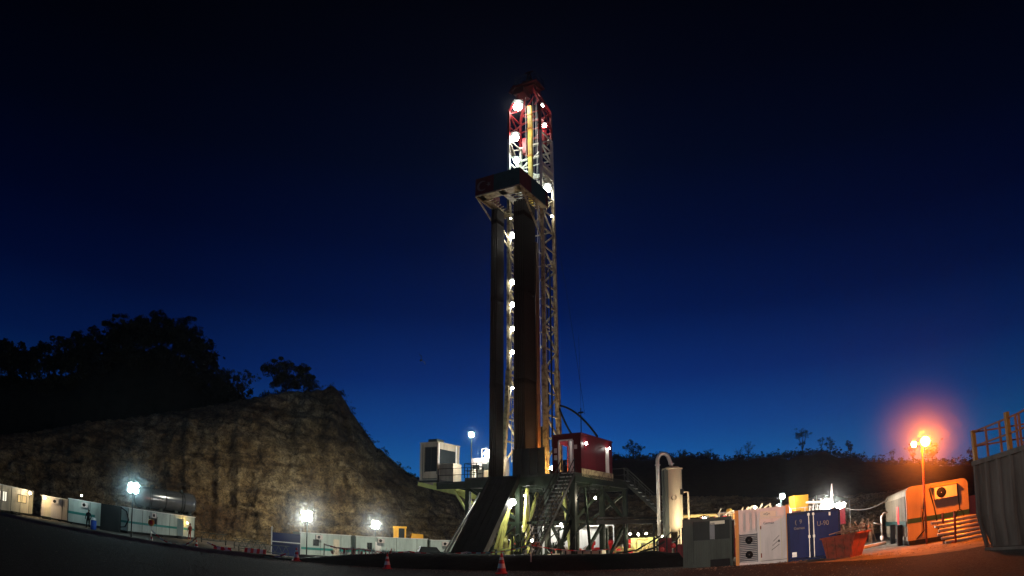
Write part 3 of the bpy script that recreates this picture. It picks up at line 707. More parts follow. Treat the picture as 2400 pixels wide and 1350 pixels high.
for k, (u, v) in enumerate(((1.90, -2.55), (1.90, -2.82))):
    o = kp.build('drill_collar', 'brown', None, W(u, v, DZ + .05)); tag(o, ['rust brown drill collar at the outer right edge of the wide pipe bundle, rear one', 'rust brown drill collar at the outer right edge of the wide pipe bundle, front one'][k], 'drill collar')

# doghouse (maroon cabin on the floor)
dh = rigthing('doghouse', 'maroon steel cabin with lit open doorways on the right of the drill floor', 'cabin', 4.75, -.8, DZ + .05)
u0, u1, v0, v1, z0, z1 = 3.6, 5.9, -3.8, 2.1, DZ + .07, 9.25
def wall_x(mb, v, vt, us, zs, holes):  # wall in the uz plane with rectangular holes
    xs = sorted(set([us[0], us[1]] + [h[0] for h in holes] + [h[1] for h in holes])); zz = sorted(set([zs[0], zs[1]] + [h[2] for h in holes] + [h[3] for h in holes]))
    for a, b in zip(xs, xs[1:]):
        for c, e in zip(zz, zz[1:]):
            if not any(h[0] <= a and b <= h[1] and h[2] <= c and e <= h[3] for h in holes): mb.box(a, b, v, v + vt, c, e)
def wall_y(mb, u, ut, vs_, zs, holes):
    xs = sorted(set([vs_[0], vs_[1]] + [h[0] for h in holes] + [h[1] for h in holes])); zz = sorted(set([zs[0], zs[1]] + [h[2] for h in holes] + [h[3] for h in holes]))
    for a, b in zip(xs, xs[1:]):
        for c, e in zip(zz, zz[1:]):
            if not any(h[0] <= a and b <= h[1] and h[2] <= c and e <= h[3] for h in holes): mb.box(u, u + ut, a, b, c, e)
o = MB()
wall_x(o, v0, .08, (u0, u1), (z0, z1), [(4.15, 5.25, z0 + .15, 8.85)])
wall_x(o, v1 - .08, .08, (u0, u1), (z0, z1), [(4.05, 5.35, z0 + .3, 8.9)])
wall_y(o, u1 - .08, .08, (v0 + .08, v1 - .08), (z0, z1), [(.7, 1.35, z0 + .25, 8.75), (-3.35, -2.95, 8.15, 8.75)])
wall_y(o, u0, .08, (v0 + .08, v1 - .08), (z0, z1), [(-3.3, -1.3, z0 + .2, 8.8)])
rb(o, 'wall', 'maroon', dh)
o = MB(); o.box(u0 - .05, u1 + .05, v0 - .05, v1 + .05, z1, z1 + .12); rb(o, 'roof', 'maroon', dh)
o = MB(); o.box(u0, u1, v0, v1, z0 - .28, z0 - .003); o.box(u1 + .003, u1 + .05, v0, v1, z0 - .25, z0 + .35); rb(o, 'base_frame', 'mastb', dh)
o = MB()
for (a, b) in (((4.15, v0 - .01), (4.15, v0 - .01)), ((5.25, v0 - .01), (5.25, v0 - .01))): o.box(a[0] - .06, a[0] + .06, v0 - .03, v0, z0 + .15, 8.85)
o.box(4.15, 5.25, v0 - .03, v0, 8.85, 8.95); o.box(4.85, 4.97, v0 + .1, v0 + .9, z0 + .1, 8.85)
rb(o, 'door_frame', 'white', dh)
o = MB(); o.box(u1 + .002, u1 + .04, .7, 1.35, z0 + .3, 8.72); rb(o, 'side_door', 'white', dh)
o = MB(); o.box(3.75, 3.98, v0 - .02, v0 - .003, 8.0, 8.35); o.box(3.76, 4.0, v0 - .02, v0 - .003, 7.5, 7.85); o.box(5.38, 5.6, v0 - .02, v0 - .003, 8.2, 8.5); rbe(o, 'notice_sign', 'pinkwhite', dh)
lamp('doghouse_lamp', 'white strip lamp glowing inside the front doorway of the maroon cabin', W(4.7, -2.2, 8.95), .10, 7, WHITE, hood=False, cat='lamp')
lamp('bulkhead_lamp', 'small white lamp fixed high on the side wall of the maroon cabin', W(6.02, -3.1, 8.62), .085, 2.2, WHITE, hood=False, cat='lamp')
lamp('cabin_door_lamp', 'white lamp above the side door of the maroon cabin', W(6.15, 1.0, 8.7), .06, 1.4, WHITE, hood=False, cat='lamp')
# roof mast and hoses
t = rigthing('antenna_mast', 'thin black antenna pole on the roof of the maroon cabin', 'antenna', 5.4, -2.6, 9.37)
o = MB(); o.tube([(5.4, -2.6, 9.37), (5.4, -2.6, 11.4)], .035, 6); o.box(5.2, 5.6, -2.65, -2.55, 11.0, 11.12); o.tube([(5.4, -2.6, 11.4), (5.38, -2.6, 17)], .012, 4); rb(o, 'pole', 'black', t)
def sag(a, b, s_, n=14):
    a, b = V(a), V(b); return [a.lerp(b, i / n) + V((0, 0, -s_ * 4 * (i / n) * (1 - i / n))) for i in range(n + 1)]
for k, (a, b, s_, lab) in enumerate(((W(1.75, 1.2, 12.6), W(5.7, -.3, 9.5), -.5, 'thick black cable bundle arching from the mast to the maroon cabin roof'),
                          (W(1.75, 1.2, 12.4), W(4.9, -3.2, 9.4), .15, 'black hose sloping from the mast to the front of the maroon cabin roof'))):
    o = MB(); o.tube(sag(a, b, s_), .085, 6); tag(o.build('service_loop', 'rubber'), lab, 'cable')
o = MB(); o.tube([W(1.75, 0, 31), W(3.2, 0, 22), W(5.0, -1, 11.2)], .014, 4); tag(o.build('guy_wire', 'rubber'), 'hair thin wire from the upper mast down to the maroon cabin', 'wire')

# driller's cabin on the left
dc = rigthing('driller_cabin', 'beige boxy cabin with tall dark windows overhanging the left of the drill floor', 'cabin', -8.6, -.6, DZ + .2)
a0, a1, b0, b1, c0, c1 = -9.55, -7.7, -2.3, .9, DZ + .22, 9.75
o = MB(); wall_x(o, b0, .06, (a0, a1), (c0, c1), [(a0 + .55, a1 - .12, c0 + .75, c1 - .4)]); wall_x(o, b1 - .06, .06, (a0, a1), (c0, c1), [])
wall_y(o, a0, .06, (b0 + .06, b1 - .06), (c0, c1), []); wall_y(o, a1 - .06, .06, (b0 + .06, b1 - .06), (c0, c1), [(b0 + .2, .3, c0 + 1.35, c1 - .5)])
rb(o, 'wall', 'beige', dc)
o = MB(); o.box(a0 - .04, a1 + .04, b0 - .04, b1 + .04, c1, c1 + .08); rb(o, 'roof', 'beige', dc)
o = MB(); o.box(a0, a1, b0, b1, c0 - .2, c0 - .003); rb(o, 'base_frame', 'beige', dc)
wf = MB(); wf.box(a0 + .55, a1 - .12, b0 + .02, b0 + .04, c0 + .75, c1 - .4); w_ = rb(wf, 'front_window', 'glass', dc)
wf = MB(); wf.box(a0 + .50, a0 + .55, b0 - .02, b0 + .03, c0 + .7, c1 - .35); wf.box(a1 - .10, a1 - .05, b0 - .02, b0 + .03, c0 + .5, c1); wf.box(a0 + .55, a1 - .12, b0 - .02, b0 + .03, c1 - .4, c1 - .34); rbe(wf, 'window_frame', 'grey', dc)
wf = MB(); wf.box(a1 - .05, a1 - .03, b0 + .2, .3, c0 + 1.35, c1 - .5); rb(wf, 'side_window', 'glass', dc)
wf = MB(); wf.box(a1, a1 + .04, b0 + .1, b0 + .2, c0 + .4, c1); wf.box(a1, a1 + .04, .3, .4, c0 + .4, c1); rbe(wf, 'window_frame', 'white', dc)
o = MB(); o.box(a0 + .4, a0 + 1.3, b0 + .6, b0 + 1.6, c1 + .08, c1 + .42); rb(o, 'roof_unit', 'grey', dc)
o = MB(); o.box(a0 + .3, a1 - .05, b0 - .015, b0 - .002, c0 + .12, c0 + .18); o.box(a0 + .28, a0 + .31, b0 - .02, b0 - .002, c0 + .1, c1 - .1); o.box(a0 + 1.15, a0 + 1.19, b0 - .01, b0 + .035, c0 + .75, c1 - .4); rbe(o, 'panel_trim', 'grey', dc)
# equipment in front of / beside the cabin
t = rigthing('control_cabinet', 'ribbed grey white steel cabinet beside the beige cabin on the drill floor', 'cabinet', -6.9, -1.6, DZ + .05)
o = MB(); o.box(-7.6, -6.2, -2.2, -1.0, DZ + .05, 7.95)
for i in range(7): o.box(-7.5 + i * .2, -7.42 + i * .2, -2.23, -2.2, DZ + .2, 7.85)
rb(o, 'body', 'beige', t)
t = rigthing('power_unit', 'white lit machine unit behind the railing on the left of the drill floor', 'machine', -4.6, .6, DZ + .05)
o = MB(); o.box(-6.0, -3.5, .2, 2.2, DZ + .05, 8.6); rb(o, 'housing', 'pinkwhite', t)
o = MB(); o.box(-5.8, -5.2, .1, .197, DZ + .4, 8.0); o.box(-4.9, -4.1, .1, .197, 7.2, 8.1); rbe(o, 'dark_opening', 'dkgrey', t)
o = MB(); o.tube([(-5.6, 1.2, 8.6), (-5.6, 1.2, 9.5), (-5.1, 1.2, 9.5)], .07, 8); rb(o, 'exhaust_pipe', 'white', t)
o = MB(); o.lathe([(.3, 0), (.3, .9)], (-5.3, -.6, DZ + .3), 14, 'z'); o.box(-4.2, -3.6, -1.6, -.7, DZ + .05, 7.4); rb(o, 'drum', 'cream', t)
lamp('cabin_floodlight', 'cyan white ball lamp on a pole above the beige cabin', W(-4.6, -2.0, 10.25), .22, 12, CYAN, pole=DZ + .05, cat='floodlight')
lamp('floor_floodlight', 'glaring white lamp just left of the racked pipes on the drill floor', W(-3.7, -.9, 8.75), .30, 80, WHITE, hood=False, pole=DZ + .05)
lamp('rotary_lamp', 'amber lamp at the foot of the rust brown drill collars', W(2.75, -2.3, 7.1), .12, 42, (1, .55, .16), hood=False, cat='lamp')
lamp('floor_work_lamp', 'small white work lamp low between the mast legs', W(-1.2, .6, 8.2), .12, 22, WARM, hood=False, cat='lamp')
lamp('floor_work_lamp', 'work lamp at the foot of the right mast legs, behind the windwall', W(.9, 1.6, 7.6), .12, 34, WHITE, hood=False, cat='lamp')
lamp('cantilever_lamp', 'lamp under the overhanging left end of the drill floor', W(-3.6, -1.0, 5.1), .10, 22, WHITE, hood=False, cat='lamp')

# mast floodlights
bd = bpy.data.lights.new('floodlight_beam', 'SPOT'); bd.energy = 60000; bd.color = (1, .93, .74); bd.spot_size = R(58); bd.spot_blend = .9; bd.shadow_soft_size = .2
bo = bpy.data.objects.new('floodlight_beam', bd); col.objects.link(bo); bo.location = W(-2.1, -.9, 33.5); bo.rotation_euler = (V((-27, 88, -7)) - V(bo.location)).to_track_quat('-Z', 'Y').to_euler()
GU, GV = -1.17, -1.3
ML = [(-.85, -.8, 41.1, .42, 34, 'largest white floodlight just under the red crown of the mast'),
      (UW - .1, -.5, 40.5, .20, 9, 'white floodlight high on the right leg of the red mast top'),
      (-UW + .45, -.7, 37.7, .34, 30, 'bright white floodlight at the bottom of the red mast top, left side'),
      (UW - .05, -.1, 38.5, .18, 9, 'white floodlight on the right leg, second from the top'),
      (-UW + .5, -.6, 35.2, .26, 24, 'greenish white floodlight just above the racking platform'),
      (UW + .15, -.3, 31.6, .32, 26, 'bright white floodlight on the right leg beside the racking platform'),
      (-.7, -2.4, 28.4, .07, 1, 'tiny white lamp under the racking platform'),
      (GU, GV, 27.3, .24, 14, 'highest white lamp in the gap between the two pipe bundles'),
      (GU, GV, 23.0, .20, 9, 'second highest white lamp in the gap between the pipe bundles'),
      (GU, GV, 21.0, .19, 8, 'third highest white lamp in the gap between the pipe bundles'),
      (GU, GV, 18.9, .17, 6, 'fourth highest white lamp in the gap between the pipe bundles'),
      (GU, GV, 16.9, .16, 6, 'fifth highest white lamp in the gap between the pipe bundles'),
      (GU, GV, 13.9, .10, 3, 'lowest and smallest white lamp in the gap between the pipe bundles'),
      (UW + .1, .6, 29.3, .08, 3, 'small yellowish lamp on the right leg just below the racking platform')]
for i, (u, v, z, r, I, lab) in enumerate(ML):
    lamp('mast_floodlight', lab, W(u, v, z), r, I, WHITE if i != 4 else COOL, group='floodlights up the mast')
lamp('cellar_floodlight', 'round white floodlight hanging under the drill floor', W(1.6, -6.1, 4.35), .24, 60, WHITE)
lamp('cellar_lamp', 'white lamp deep under the drill floor beside the valve stack', W(-.8, -2.4, 4.2), .14, 60, WHITE, hood=False, cat='lamp')
lamp('stair_lamp', 'warm lamp low under the front stairs', W(3.2, -6.2, 1.6), .08, 14, WARM, hood=False, cat='lamp')
lamp('floor_edge_lamp', 'warm lamp below the floor edge under the maroon cabin', W(6.6, -3.0, 4.6), .07, 16, WARM, hood=False, cat='lamp')
lamp('cellar_work_lamp', 'small white lamp under the drill floor beside the stairs', W(1.0, -3.2, 5.0), .09, 6, WHITE, hood=False, cat='lamp')
t = rigthing('pipe_bridge', 'dark horizontal service bridge from the rig legs towards the cream vessel', 'bridge', 6, 0, 2.6)
o = MB(); o.bar((6.0, -1.5, 2.9), (11.5, 3.2, 2.7), .25, .3); o.bar((6.0, -.9, 2.9), (11.2, 3.7, 2.7), .15, .25); o.bar((6.0, -1.2, 3.2), (11.3, 3.45, 3.0), .18)
for k in range(3): f = .3 + .33 * k; o.bar((6 + 5.4 * f, -1.4 + 4.7 * f, 2.8), (6 + 5.4 * f, -1.4 + 4.7 * f, -1), .14)
rb(o, 'girder', 'black', t)
# wellhead stack
t = rigthing('blowout_preventer', 'white and rust coloured valve stack standing below the drill floor', 'wellhead', .1, -1.2)
o = MB(); o.lathe([(.3, -1), (.3, -.3), (.55, -.3), (.55, 0), (.38, .02), (.38, .7), (.6, .72), (.6, .95), (.4, .97), (.4, 1.7), (.6, 1.72), (.6, 1.95), (.5, 2.0), (.5, 2.7), (.2, 3.0), (.16, 5.2)], (.1, -1.2, 0), 16); rb(o, 'stack', 'pinkwhite', t)
o = MB()
for z in (.35, 1.3): o.lathe([(.18, -1.1), (.18, -.5), (.24, -.5), (.24, .5), (.18, .5), (.18, 1.1)], (.1, -1.2, z), 12, 'x')
rbe(o, 'ram', 'rust', t)
o = MB(); 
for k in range(5): o.bar((-.9, -3.2, -.4 + k * .4), (.7, -3.2, -.4 + k * .4), .06)
for u in (-.9, .7): o.bar((u, -3.2, -1), (u, -3.2, 1.6), .08)
t2 = rigthing('pipe_rack', 'small ladder like steel rack in front of the valve stack', 'rack', -.1, -3.2); rb(o, 'frame', 'steel', t2)

# ------------------------------------------------------------------ site cabins and containers
def fr(name, label, cat, A, B, z, group=None):
    t = thing(name, label, cat, (A[0], A[1], z), along(A, B), group); return t, math.dist(A, B)
def site_cabin(name, label, A, B, z, H, D=2.5, paint='white', stripe=None, sz=(.36, .47), windows=(), doors=(), lit=None, roof='white', ribs=True, skirt=.22, cat='site cabin', group=None):
    t, L = fr(name, label, cat, A, B, z, group)
    holes = [(w[0], w[1], w[2], w[3]) for w in windows] + [(d_[0], d_[1], skirt + .04, d_[2]) for d_ in doors if d_[3] == 'open']
    o = MB(); wall_x(o, 0, .06, (0, L), (skirt, H), holes); wall_x(o, D - .06, .06, (0, L), (skirt, H), []); wall_y(o, 0, .06, (.06, D - .06), (skirt, H), []); wall_y(o, L - .06, .06, (.06, D - .06), (skirt, H), [])
    if ribs:
        x = .15
        while x < L - .1:
            if not any(h[0] - .08 < x < h[1] + .04 for h in holes): o.box(x, x + .035, -.018, 0, skirt + .1, H - .15)
            x += .3
        y = .15
        while y < D - .1: o.box(-.018, 0, y, y + .035, skirt + .1, H - .15); o.box(L, L + .018, y, y + .035, skirt + .1, H - .15); y += .3
    o.build('wall', paint, t)
    o = MB(); o.box(-.04, L + .04, -.04, D + .04, H, H + .07); o.build('roof', roof, t)
    o = MB(); o.box(0, L, .05, D - .05, .08, skirt - .003)
    for x in (.3, L / 2, L - .5): o.box(x, x + .25, .08, D - .08, -.35, .08)
    o.build('skid', 'dkgrey', t)
    o = MB(); o.box(L * .3, L * .3 + .75, -.32, -.02, H - .62, H - .12); ac_ = o.build('air_conditioner', 'pinkwhite', t); MB().lathe([(.02, -.335), (.17, -.335), (.17, -.322)], (L * .3 + .3, 0, H - .37), 14, 'y').build('fan', 'black', ac_)
    o = MB()
    for x in [k * 2.4 for k in range(1, int(L / 2.4) + 1)]: o.box(x - .02, x + .02, -.03, -.002, skirt, H)
    o.box(.0, .08, -.035, -.002, skirt, H); o.box(L - .08, L, -.035, -.002, skirt, H); o.each('panel_joint', 'grey', t)
    for d_ in doors: o = MB(); o.box(d_[0] - .1, d_[1] + .1, -.75, -.1, -.1, .12); o.box(d_[0] - .1, d_[1] + .1, -.42, -.1, .12, .26); o.each('step', 'dkgrey', t)
    if stripe:
        o = MB(); o.box(.002, L - .002, -.026, -.0185, H * sz[0], H * sz[1]) if not doors and not windows else None
        if doors or windows:
            xs = [0.002]
            for d_ in sorted(doors): xs += [d_[0] - .05, d_[1] + .05]
            xs.append(L - .002)
            for a_, b_ in zip(xs[::2], xs[1::2]): o.box(a_, b_, -.026, -.0185, H * sz[0], H * sz[1])
        o.box(-.026, -.0185, 0, D, H * sz[0], H * sz[1]); o.build('stripe', stripe, t)
    for w in windows:
        f = MB(); f.box(w[0] - .05, w[1] + .05, -.03, 0, w[3], w[3] + .05).box(w[0] - .05, w[1] + .05, -.03, 0, w[2] - .05, w[2]).box(w[0] - .05, w[0], -.03, 0, w[2], w[3]).box(w[1], w[1] + .05, -.03, 0, w[2], w[3]).box((w[0] + w[1]) / 2 - .025, (w[0] + w[1]) / 2 + .025, -.02, .02, w[2], w[3])
        wf = f.build('window', 'grey', t)
        MB().box(w[0], w[1], .03, .045, w[2], w[3]).build('pane', w[4] if len(w) > 4 else 'glass', wf)
    for d_ in doors:
        if d_[3] == 'open':
            MB().box(d_[0], d_[0] + .05, -.85, -.02, skirt + .05, d_[2]).build('open_door', d_[4] if len(d_) > 4 else paint, t)
            o = MB(); o.box(d_[0] - .3, d_[1] + .3, 1.3, 1.34, skirt, H - .05); o.build('inner_wall', 'interior', t)
        else:
            dd = MB().box(d_[0], d_[1], -.045, -.02, skirt + .05, d_[2]).build('door', d_[4] if len(d_) > 4 else paint, t)
            MB().box(d_[1] - .15, d_[1] - .1, -.08, -.046, skirt + .9, skirt + 1.1).build('handle', 'steel', dd)
    return t, L
M['litwin'] = glow('lit_window', (1, .93, .72), 1.2)
M['litwarm'] = glow('lit_warm_window', (1, .70, .30), .9)

# far left row
site_cabin('site_cabin', 'long beige cabin with two brightly lit windows at the left edge of the picture', (-44.5, 46.2), (-48.6, 61.2), -.4, 2.55, paint='cream',
           windows=[(6.0, 7.0, 1.1, 2.0, 'litwin'), (7.5, 8.5, 1.1, 2.0, 'litwin'), (11.3, 13.6, 1.25, 1.95, 'litwarm')], doors=[(9.6, 10.4, 2.1, 'shut')])
site_cabin('site_cabin', 'cream cabin with a pale yellow lit door, between the lit windows and the teal stripe', (-47.3, 61.0), (-43.9, 63.2), -.4, 2.35, paint='pinkwhite', doors=[(.35, 1.15, 2.1, 'shut', 'cream')])
site_cabin('site_cabin', 'white cabin with a single dark teal stripe behind the standing dark figure', (-43.6, 61.0), (-39.6, 63.6), -.4, 2.5, paint='mint', stripe='teal', sz=(.42, .52), doors=[(3.0, 3.8, 2.1, 'shut')])
lamp('wall_lamp', 'warm lamp on the beige cabin wall right of its lit windows', (-47.2, 58.8, 1.95), .12, 7, (1, .8, .5), hood=False, cat='lamp')
lamp('wall_lamp', 'dim yellow lamp beside the cream cabin standing end on', (-46.4, 60.4, 1.7), .07, 9, (1, .75, .4), hood=False, cat='lamp')
lamp('wall_lamp', 'faint white lamp on the teal striped cabin behind the standing figure', (-41.2, 60.0, 2.6), .07, 8, COOL, hood=False, cat='lamp')

# cabin under the fuel tank
site_cabin('site_cabin', 'white green striped cabin with an open amber lit doorway, below the dark horizontal tank', (-36.4, 61.5), (-34.5, 73.4), -.35, 2.45, paint='mint', stripe='teal', sz=(.40, .49),
           windows=[(3.5, 4.9, 1.25, 1.95)], doors=[(8.6, 9.7, 2.1, 'open')])
lamp('doorway_lamp', 'amber lamp inside the open doorway under the dark horizontal tank', (-34.3, 71.0, 1.4), .10, 5, (1, .52, .08), hood=False, cat='lamp')
lamp('pole_floodlight', 'blue white star like floodlight on a pole left of the dark horizontal tank', (-30.6, 52.4, 3.75), .30, 170, (.55, .92, 1), pole=-.45, cat='floodlight', heads=4, turn=R(30))
t, L = fr('fuel_tank', 'dark horizontal cylindrical tank with a long glinting highlight, raised above the striped cabin', 'tank', (-43.0, 74.5), (-37.3, 80.3), -.4)
o = MB(); o.lathe([(.05, 0), (.7, .05), (1.2, .3), (1.33, .7), (1.33, L - .7), (1.2, L - .3), (.7, L - .05), (.05, L)], (0, 1.4, 4.15), 28, 'x'); o.build('shell', mat('glossy_tank_paint', (.22, .23, .24), .20, metal=.7, var=.15, bump=.02), t)
o = MB()
for x in (1.8, 2.05, L - 2.1, L - 1.8, 3.9): o.lathe([(1.34, -.06), (1.37, -.06), (1.37, .06), (1.34, .06)], (x, 1.4, 4.15), 28, 'x')
o.each('band', 'dkgrey', t)
o = MB()
for x in (1.0, 3.2, 5.2, 7.0): o.box(x, x + .4, .5, 2.3, 0, 3.1)
o.box(.5, L - .5, .4, 2.4, 2.6, 2.8); o.build('stand', 'grey', t)
o = MB(); o.lathe([(.3, 0), (.3, .3), (.34, .3), (.34, .36), (.02, .4)], (2.4, 1.4, 5.45), 14); o.lathe([(.2, 0), (.2, .3), (.02, .33)], (6.2, 1.4, 5.45), 14); o.each('manhole', 'grey', t)
t, L = fr('hose_cabinet', 'dim grey blue steel cabinet with a looped hose at the blue white lamp pole', 'cabinet', (-38.6, 59.8), (-36.8, 60.6), -.45)
MB().box(0, L, 0, 1.4, 0, 2.6).build('body', 'dkgrey', t)
o = MB(); o.tube([(L + .1, -.15, 2.5), (L + .7, -.3, 2.2), (L + .95, -.3, 1.4), (L + .6, -.3, .7), (L + .1, -.2, .6)], .07, 6); o.build('hose', 'rubber', t)

# middle row at the foot of the rock face
site_cabin('site_cabin', 'white green striped cabin behind the left of the two round lamps', (-22.6, 75.0), (-17.6, 78.4), -1.0, 2.6, paint='mint', stripe='teal', sz=(.30, .40), doors=[(3.9, 4.6, 2.1, 'shut', 'cream')], windows=[(1.6, 2.2, 1.3, 1.9)])
site_cabin('site_cabin', 'longest white cabin with a blue green lower stripe, below the orange excavator cab', (-17.3, 79.0), (-9.6, 82.6), -1.0, 2.6, paint='mint', stripe='teal', sz=(.34, .42), doors=[(2.3, 3.0, 2.1, 'shut', 'white')], windows=[(1.4, 1.9, 1.2, 1.9)])
site_cabin('site_cabin', 'white cabin at the right end of the row, half behind the dark pickup truck', (-9.4, 82.8), (-4.9, 84.4), -1.0, 2.5, paint='mint', stripe='dkteal', sz=(.40, .47))
lamp('yard_floodlight_mast', 'large round white floodlight on a dark pole before the left striped cabin', (-16.7, 57.3, 3.0), .36, 420, (.93, 1, .90), pole=-1.0, yard=True, heads=6)
lamp('yard_floodlight_mast', 'round white floodlight above the long white cabin, right one of the pair', (-16.5, 86.6, 3.15), .36, 420, (.93, 1, .93), pole=-1.0, yard=True, heads=6)
t, L = fr('water_tank', 'dim blue grey tank between two pale posts, left of the striped cabin', 'tank', (-24.2, 70.5), (-21.4, 71.3), -1.0)
MB().box(0, L, 0, 2, 0, 2.4).build('body', 'dkblue', t)
o = MB(); o.box(-.1, 0, -.1, 0, 0, 3.0).box(L, L + .1, -.1, 0, 0, 3.0).box(-.1, L + .1, -.1, -.003, 1.4, 1.5); o.each('post_frame', 'steel', t)

# excavator behind the row
t, L = fr('excavator', 'orange yellow excavator cab showing above the long white cabin', 'excavator', (-14.6, 88.0), (-11.9, 88.6), -.6)
o = MB(); o.box(-.2, 3.6, -.2, 2.6, 1.0, 1.9); o.prism([(2.2, 1.9), (3.8, 1.9), (3.8, 2.8), (2.4, 2.9)], 0, 2.5); o.build('body', 'amber', t)
c_ = MB(); c_.box(.2, .35, 0, .12, 1.9, 3.5).box(1.5, 1.65, 0, .12, 1.9, 3.5).box(.2, .35, 1.3, 1.42, 1.9, 3.5).box(1.5, 1.65, 1.3, 1.42, 1.9, 3.5).box(.1, 1.75, -.05, 1.5, 3.5, 3.72).box(.2, .75, .0, .1, 1.9, 3.5)
cb_ = c_.build('cab', 'amber', t); MB().box(.36, 1.49, .1, 1.3, 1.95, 3.45).build('window', 'glass', cb_)
for y in (-.3, 2.1):
    o = MB(); o.prism([(-.4, .45), (0, 0), (3.4, 0), (3.8, .45), (3.4, .9), (0, .9)], y, y + .55); o.build('track', 'rubber', t)
o = MB(); o.bar((.1, 1.9, 1.7), (-2.6, 1.9, 2.0), .35, .5); o.bar((-2.6, 1.9, 2.0), (-3.6, 1.9, .6), .3, .35); o.build('arm', 'amber', t)

# pickup
def vehicle(name, label, A, B, z, paint, cat):
    t, L = fr(name, label, cat, A, B, z); w = 1.85
    o = MB(); o.prism([(0, .45), (5.1, .45), (5.15, 1.1), (5.0, 1.15), (3.3, 1.15), (3.3, 1.12), (0, 1.15)], 0, w); o.build('body', paint, t)
    c = MB(); c.prism([(1.5, 1.15), (3.9, 1.15), (3.35, 1.8), (1.75, 1.82)], .1, w - .1); cb2 = c.build('cab', paint, t)
    MB().prism([(1.7, 1.22), (3.6, 1.22), (3.28, 1.72), (1.85, 1.74)], .085, w - .085).build('window', 'glass', cb2)
    for x in (.95, 4.15):
        for y in (-.02, w - .2):
            wh = MB().lathe([(.02, y), (.37, y), (.37, y + .22), (.02, y + .22)], (x, 0, .37), 16, 'y').build('wheel', 'rubber', t)
            MB().lathe([(.02, y - .012), (.2, y - .012), (.2, y - .002)], (x, 0, .37), 12, 'y').build('rim', 'steel', wh)
    for y in (.1, w - .4): MB().box(-.02, .0, y, y + .3, .8, .95).build('tail_light', 'red', t)
    o = MB(); o.box(-.06, .02, .05, w - .05, .45, .65); o.build('bumper', 'dkgrey', t)
    return t
v_ = vehicle('pickup_truck', 'dark pickup truck parked before the right end of the white cabin row', (-10.9, 73.0), (-7.3, 73.9), -1.0, 'black', 'pickup truck')

# light lattice barriers lying at the foot of the rock face
G_B = 'low steel trestles along the foot of the rock face'
bproto = None
for i, (x, y, lab) in enumerate([(-30.6, 70, 'low lattice steel trestle just right of the green striped cabin'), (-26.6, 69.5, 'low lattice steel trestle left of the barrier posts'),
                                (-24.9, 66.5, 'low lattice steel trestle behind the striped barrier'), (-22.4, 66.2, 'low lattice steel trestle nearest the blue grey tank')]):
    if bproto is None:
        bproto = bpy.data.objects.new('steel_trestle', None); col.objects.link(bproto)
        o = MB(); o.bar((-1.4, 0, 1.1), (1.4, 0, 1.1), .07); o.bar((-1.4, 0, .35), (1.4, 0, .35), .07)
        for k in range(4): x0 = -1.4 + k * .7; o.bar((x0, 0, .35), (x0 + .35, 0, 1.1), .05); o.bar((x0 + .35, 0, 1.1), (x0 + .7, 0, .35), .05)
        o.build('truss', 'grey', bproto)
        o = MB()
        for x0 in (-1.3, 1.3): o.bar((x0, -.35, 0), (x0, 0, .7), .06); o.bar((x0, .35, 0), (x0, 0, .7), .06)
        o.each('trestle_foot', 'dkgrey', bproto); b = bproto
    else: b = copy_tree(bproto)
    b.location = (x, y, pad_z(x)); b.rotation_euler = (0, 0, R(18)); tag(b, lab, 'trestle', G_B)

# ------------------------------------------------------------------ traffic cones, tape
def make_cone():
    t = bpy.data.objects.new('traffic_cone', None); col.objects.link(t)
    MB().box(-.23, .23, -.23, .23, 0, .05).build('base', 'redbright', t)
    MB().lathe([(.19, .05), (.155, .22)], (0, 0, 0), 16).lathe([(.115, .40), (.085, .55)], (0, 0, 0), 16).lathe([(.06, .66), (.035, .80), (.02, .81)], (0, 0, 0), 16).build('cone', 'redbright', t)
    MB().lathe([(.156, .22), (.115, .40)], (0, 0, 0), 16).lathe([(.086, .55), (.06, .66)], (0, 0, 0), 16).build('white_band', 'white', t)
    return t
c0 = make_cone()
CN = [(-.48, 33.5, 1.2, 'largest red and white cone, in the road before the dark pipe slide'), (-6.1, 35.3, .95, 'red and white cone on the road edge below the right round lamp'),
      (-11.3, 37.0, .9, 'red and white cone on the road edge below the left round lamp'), (-17.9, 38.4, .85, 'red and white cone beside the striped tape barrier, left of the barrier posts'),
      (-21.6, 39.6, .9, 'leftmost red and white cone, below the open amber doorway')]
for i, (x, y, s, lab) in enumerate(CN):
    c = c0 if i == 0 else copy_tree(c0)
    c.location = (x, y, gz(x, y) + .03); c.scale = (s, s, s); c.rotation_euler = (0, 0, .3 * i); tag(c, lab, 'traffic cone', 'traffic cones along the road edge')
def tape(name, label, pts, sagv, wdt=.07):
    t = thing(name, label, 'barrier tape', pts[0]); red, wh = MB(), MB(); p0 = V(pts[0])
    k = 0
    for a, b in zip(pts, pts[1:]):
        q = sag(a, b, sagv, max(4, int(math.dist(a, b) / .30)))
        for c, e in zip(q, q[1:]): (red if k % 2 else wh).bar(c - p0, e - p0, .012, wdt); k += 1
    red.build('red_stripes', 'redbright', t); wh.build('white_stripes', 'white', t)
def post(x, y, h, label, r=.03, m='steel', zb=None):
    z = gz(x, y) if zb is None else zb
    o = MB(); o.tube([(0, 0, -.1), (0, 0, h)], r, 8); o.tube([(0, 0, 0), (0, 0, .04)], .14, 8); b = o.build('barrier_post', m, None, (x, y, z)); tag(b, label, 'post', 'posts carrying barrier tape')
PT = [(-10.2, 38.6, 1.55), (-8.2, 38.7, 1.45), (-5.5, 38.7, 1.45), (-2.4, 38.6, 1.5), (.95, 36.5, 1.45), (5.0, 37.3, 1.35)]
PL = ['thin pale post nearest the left striped cabin', 'thin pale post in front of the long white cabin', 'thin pale post right of the second cone', 'thin pale post before the pipe slide', 'thin post right of the largest cone', 'thin post before the red pumps']
